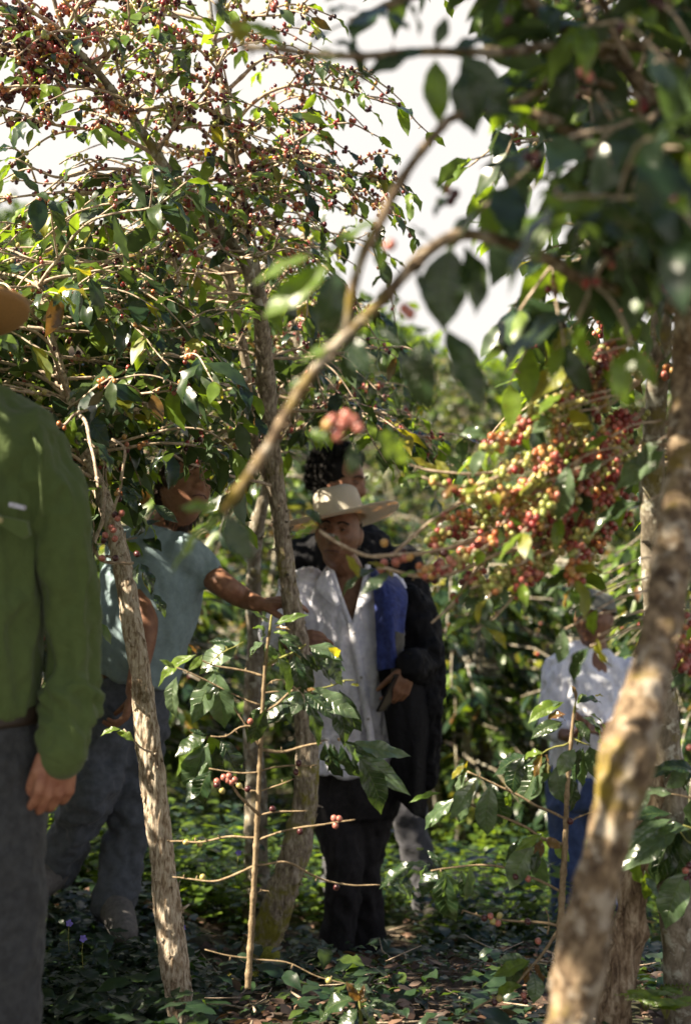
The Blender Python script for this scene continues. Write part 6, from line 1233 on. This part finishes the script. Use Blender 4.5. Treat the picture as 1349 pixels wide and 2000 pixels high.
# ===== the worker in white at right
def white_worker():
    D = 6.0; Q = lambda x, y, d=0: P(x, y, D+d); Fz = Fuse(); hc = Q(1158, 1210); Rm = head(Fz, hc, R(-30), R(-14), 0, .97); nk = Q(1160, 1270, .02); hips = Q(1150, 1500, .03); g = float(ground_z([hips.x], [D])[0])
    Fz.chain([(hc+V3(0, .02, -.07), .053), (nk, .055), (nk+V3(0, 0, -.08), .07)])
    Fz.loft([(nk.x, nk.y, nk.z, .065, .055), (nk.x-.01, nk.y, nk.z-.08, .15, .09), (nk.x-.01, nk.y, nk.z-.22, .14, .09), (hips.x, hips.y, hips.z, .12, .085), (hips.x, hips.y, hips.z-.1, .12, .08)])
    s1 = Q(1090, 1312); s2 = Q(1228, 1312); e1 = Q(1072, 1412, -.03); w1 = Q(1108, 1438, -.22); e2 = Q(1240, 1415, -.03); w2 = Q(1170, 1425, -.25)
    for s_, e, w_ in ((s1, e1, w1), (s2, e2, w2)): Fz.chain([(s_, .044), (e, .037), (w_, .026)])
    hand(Fz, w1, (.35, -.5, .2), (0, -.3, 1), .95, curl=(.5, .6, .4), thumb=-1); hand(Fz, w2, (-.6, -.4, .1), (0, -.3, 1), .95, curl=(.5, .6, .4), thumb=1)
    legs = []
    for sx in (-.085, .085):
        f = V3(hips.x+sx*1.3, D, float(ground_z([hips.x+sx*1.3], [D])[0])+.05); hp = hips+V3(sx, 0, -.06); legs.append((hp, (hp+f)/2, f)); Fz.chain([(hp, .06), ((hp+f)/2, .045), (f, .034)]); Fz.chain([(f, .034), (f+V3(0, -.12, -.02), .03)])
    o = person('person', 'worker in a pale cap, white shirt and blue jeans picking behind the young plant', (hips.x, D, g), Fz, .0056, SK_TAN); face_bits(o, hc, Rm, .97, HAIR)
    S = Fuse(); W = cloth_mat('white_shirt_cloth', (.72, .73, .78), (.62, .63, .70), .85, 900, .35, 8)
    S.loft([(nk.x, nk.y+.01, nk.z+.01, .072, .065), (nk.x-.01, nk.y, nk.z-.05, .15, .095), (nk.x-.01, nk.y, nk.z-.18, .178, .125), (nk.x-.01, nk.y, nk.z-.32, .17, .13), (hips.x, hips.y, hips.z+.02, .168, .125), (hips.x, hips.y, hips.z-.10, .172, .13)], 32)
    for s_, e, w_ in ((s1, e1, w1), (s2, e2, w2)): S.chain([(s_, .068), ((s_+e)/2, .062), (e, .055), (e*.35+w_*.65, .045)], 18)
    V, Fq = S.make(.009, 3, folds(.030, (16, 16, 8), 6)); link('shirt', V, Fq, [W], o)
    T_ = Fuse(); T_.loft([(hips.x, hips.y, hips.z-.02, .155, .12), (hips.x, hips.y, hips.z-.16, .168, .125)])
    for hp, k, f in legs: T_.chain([(hp, .095), (k, .075), (f+V3(0, 0, .03), .065)], 18)
    V, Fq = T_.make(.011, 3, folds(.02, (12, 12, 9), 1)); link('jeans', V, Fq, [cloth_mat('denim', (.055, .085, .19), (.04, .06, .14))], o)
    B = plain('rubber_boot', (.02, .02, .02), .4)
    for hp, k, f in legs: S2_ = Fuse(); S2_.chain([(f, .045), (f+V3(0, -.15, -.02), .036)]); V, Fq = S2_.make(.01, 2); link('boot', V, Fq, [B], o)
    mb = MB(); n = 40; a = np.linspace(0, 2*np.pi, n, endpoint=False); V = []; ks = [(.0, .088), (.04, .086), (.068, .072), (.083, .045), (.090, .012), (.092, .0)]
    for r_, z_ in ks: V.append(np.stack([r_*np.cos(a), r_*1.2*np.sin(a)+.005, np.full(n, z_)], 1))
    V = np.vstack(V); Fq = [(k*n+j, (k+1)*n+j, (k+1)*n+(j+1) % n, k*n+(j+1) % n) for k in range(len(ks)-1) for j in range(n)]
    A = np.array(Rm); off = np.array(hc+Rm@V3(0, 0, .035)); mb.add(V@A.T+off, Fq)
    br = []; m_ = 12
    for q in range(m_): t = -1+2*q/(m_-1); br += [(t*.07, -.085-.0*abs(t), .004-.012*t*t), (t*.062, -.095-.065*math.sqrt(max(0, 1-t*t*.95)), -.008-.014*t*t)]
    br = np.array(br); br = np.vstack([br, br-[0, 0, .004]]); Fb = []
    for q in range(m_-1): Fb += [(2*q, 2*q+1, 2*q+3, 2*q+2), (2*m_+2*q, 2*m_+2*q+2, 2*m_+2*q+3, 2*m_+2*q+1), (2*q+1, 2*m_+2*q+1, 2*m_+2*q+3, 2*q+3)]
    mb.add(br@A.T+off, Fb); mb.link('cap', [cloth_mat('cream_cap_cloth', (.16, .16, .13), (.11, .11, .09))], o)
white_worker()
for o in bpy.data.objects:
    if o.get('_o') is not None: del o['_o']
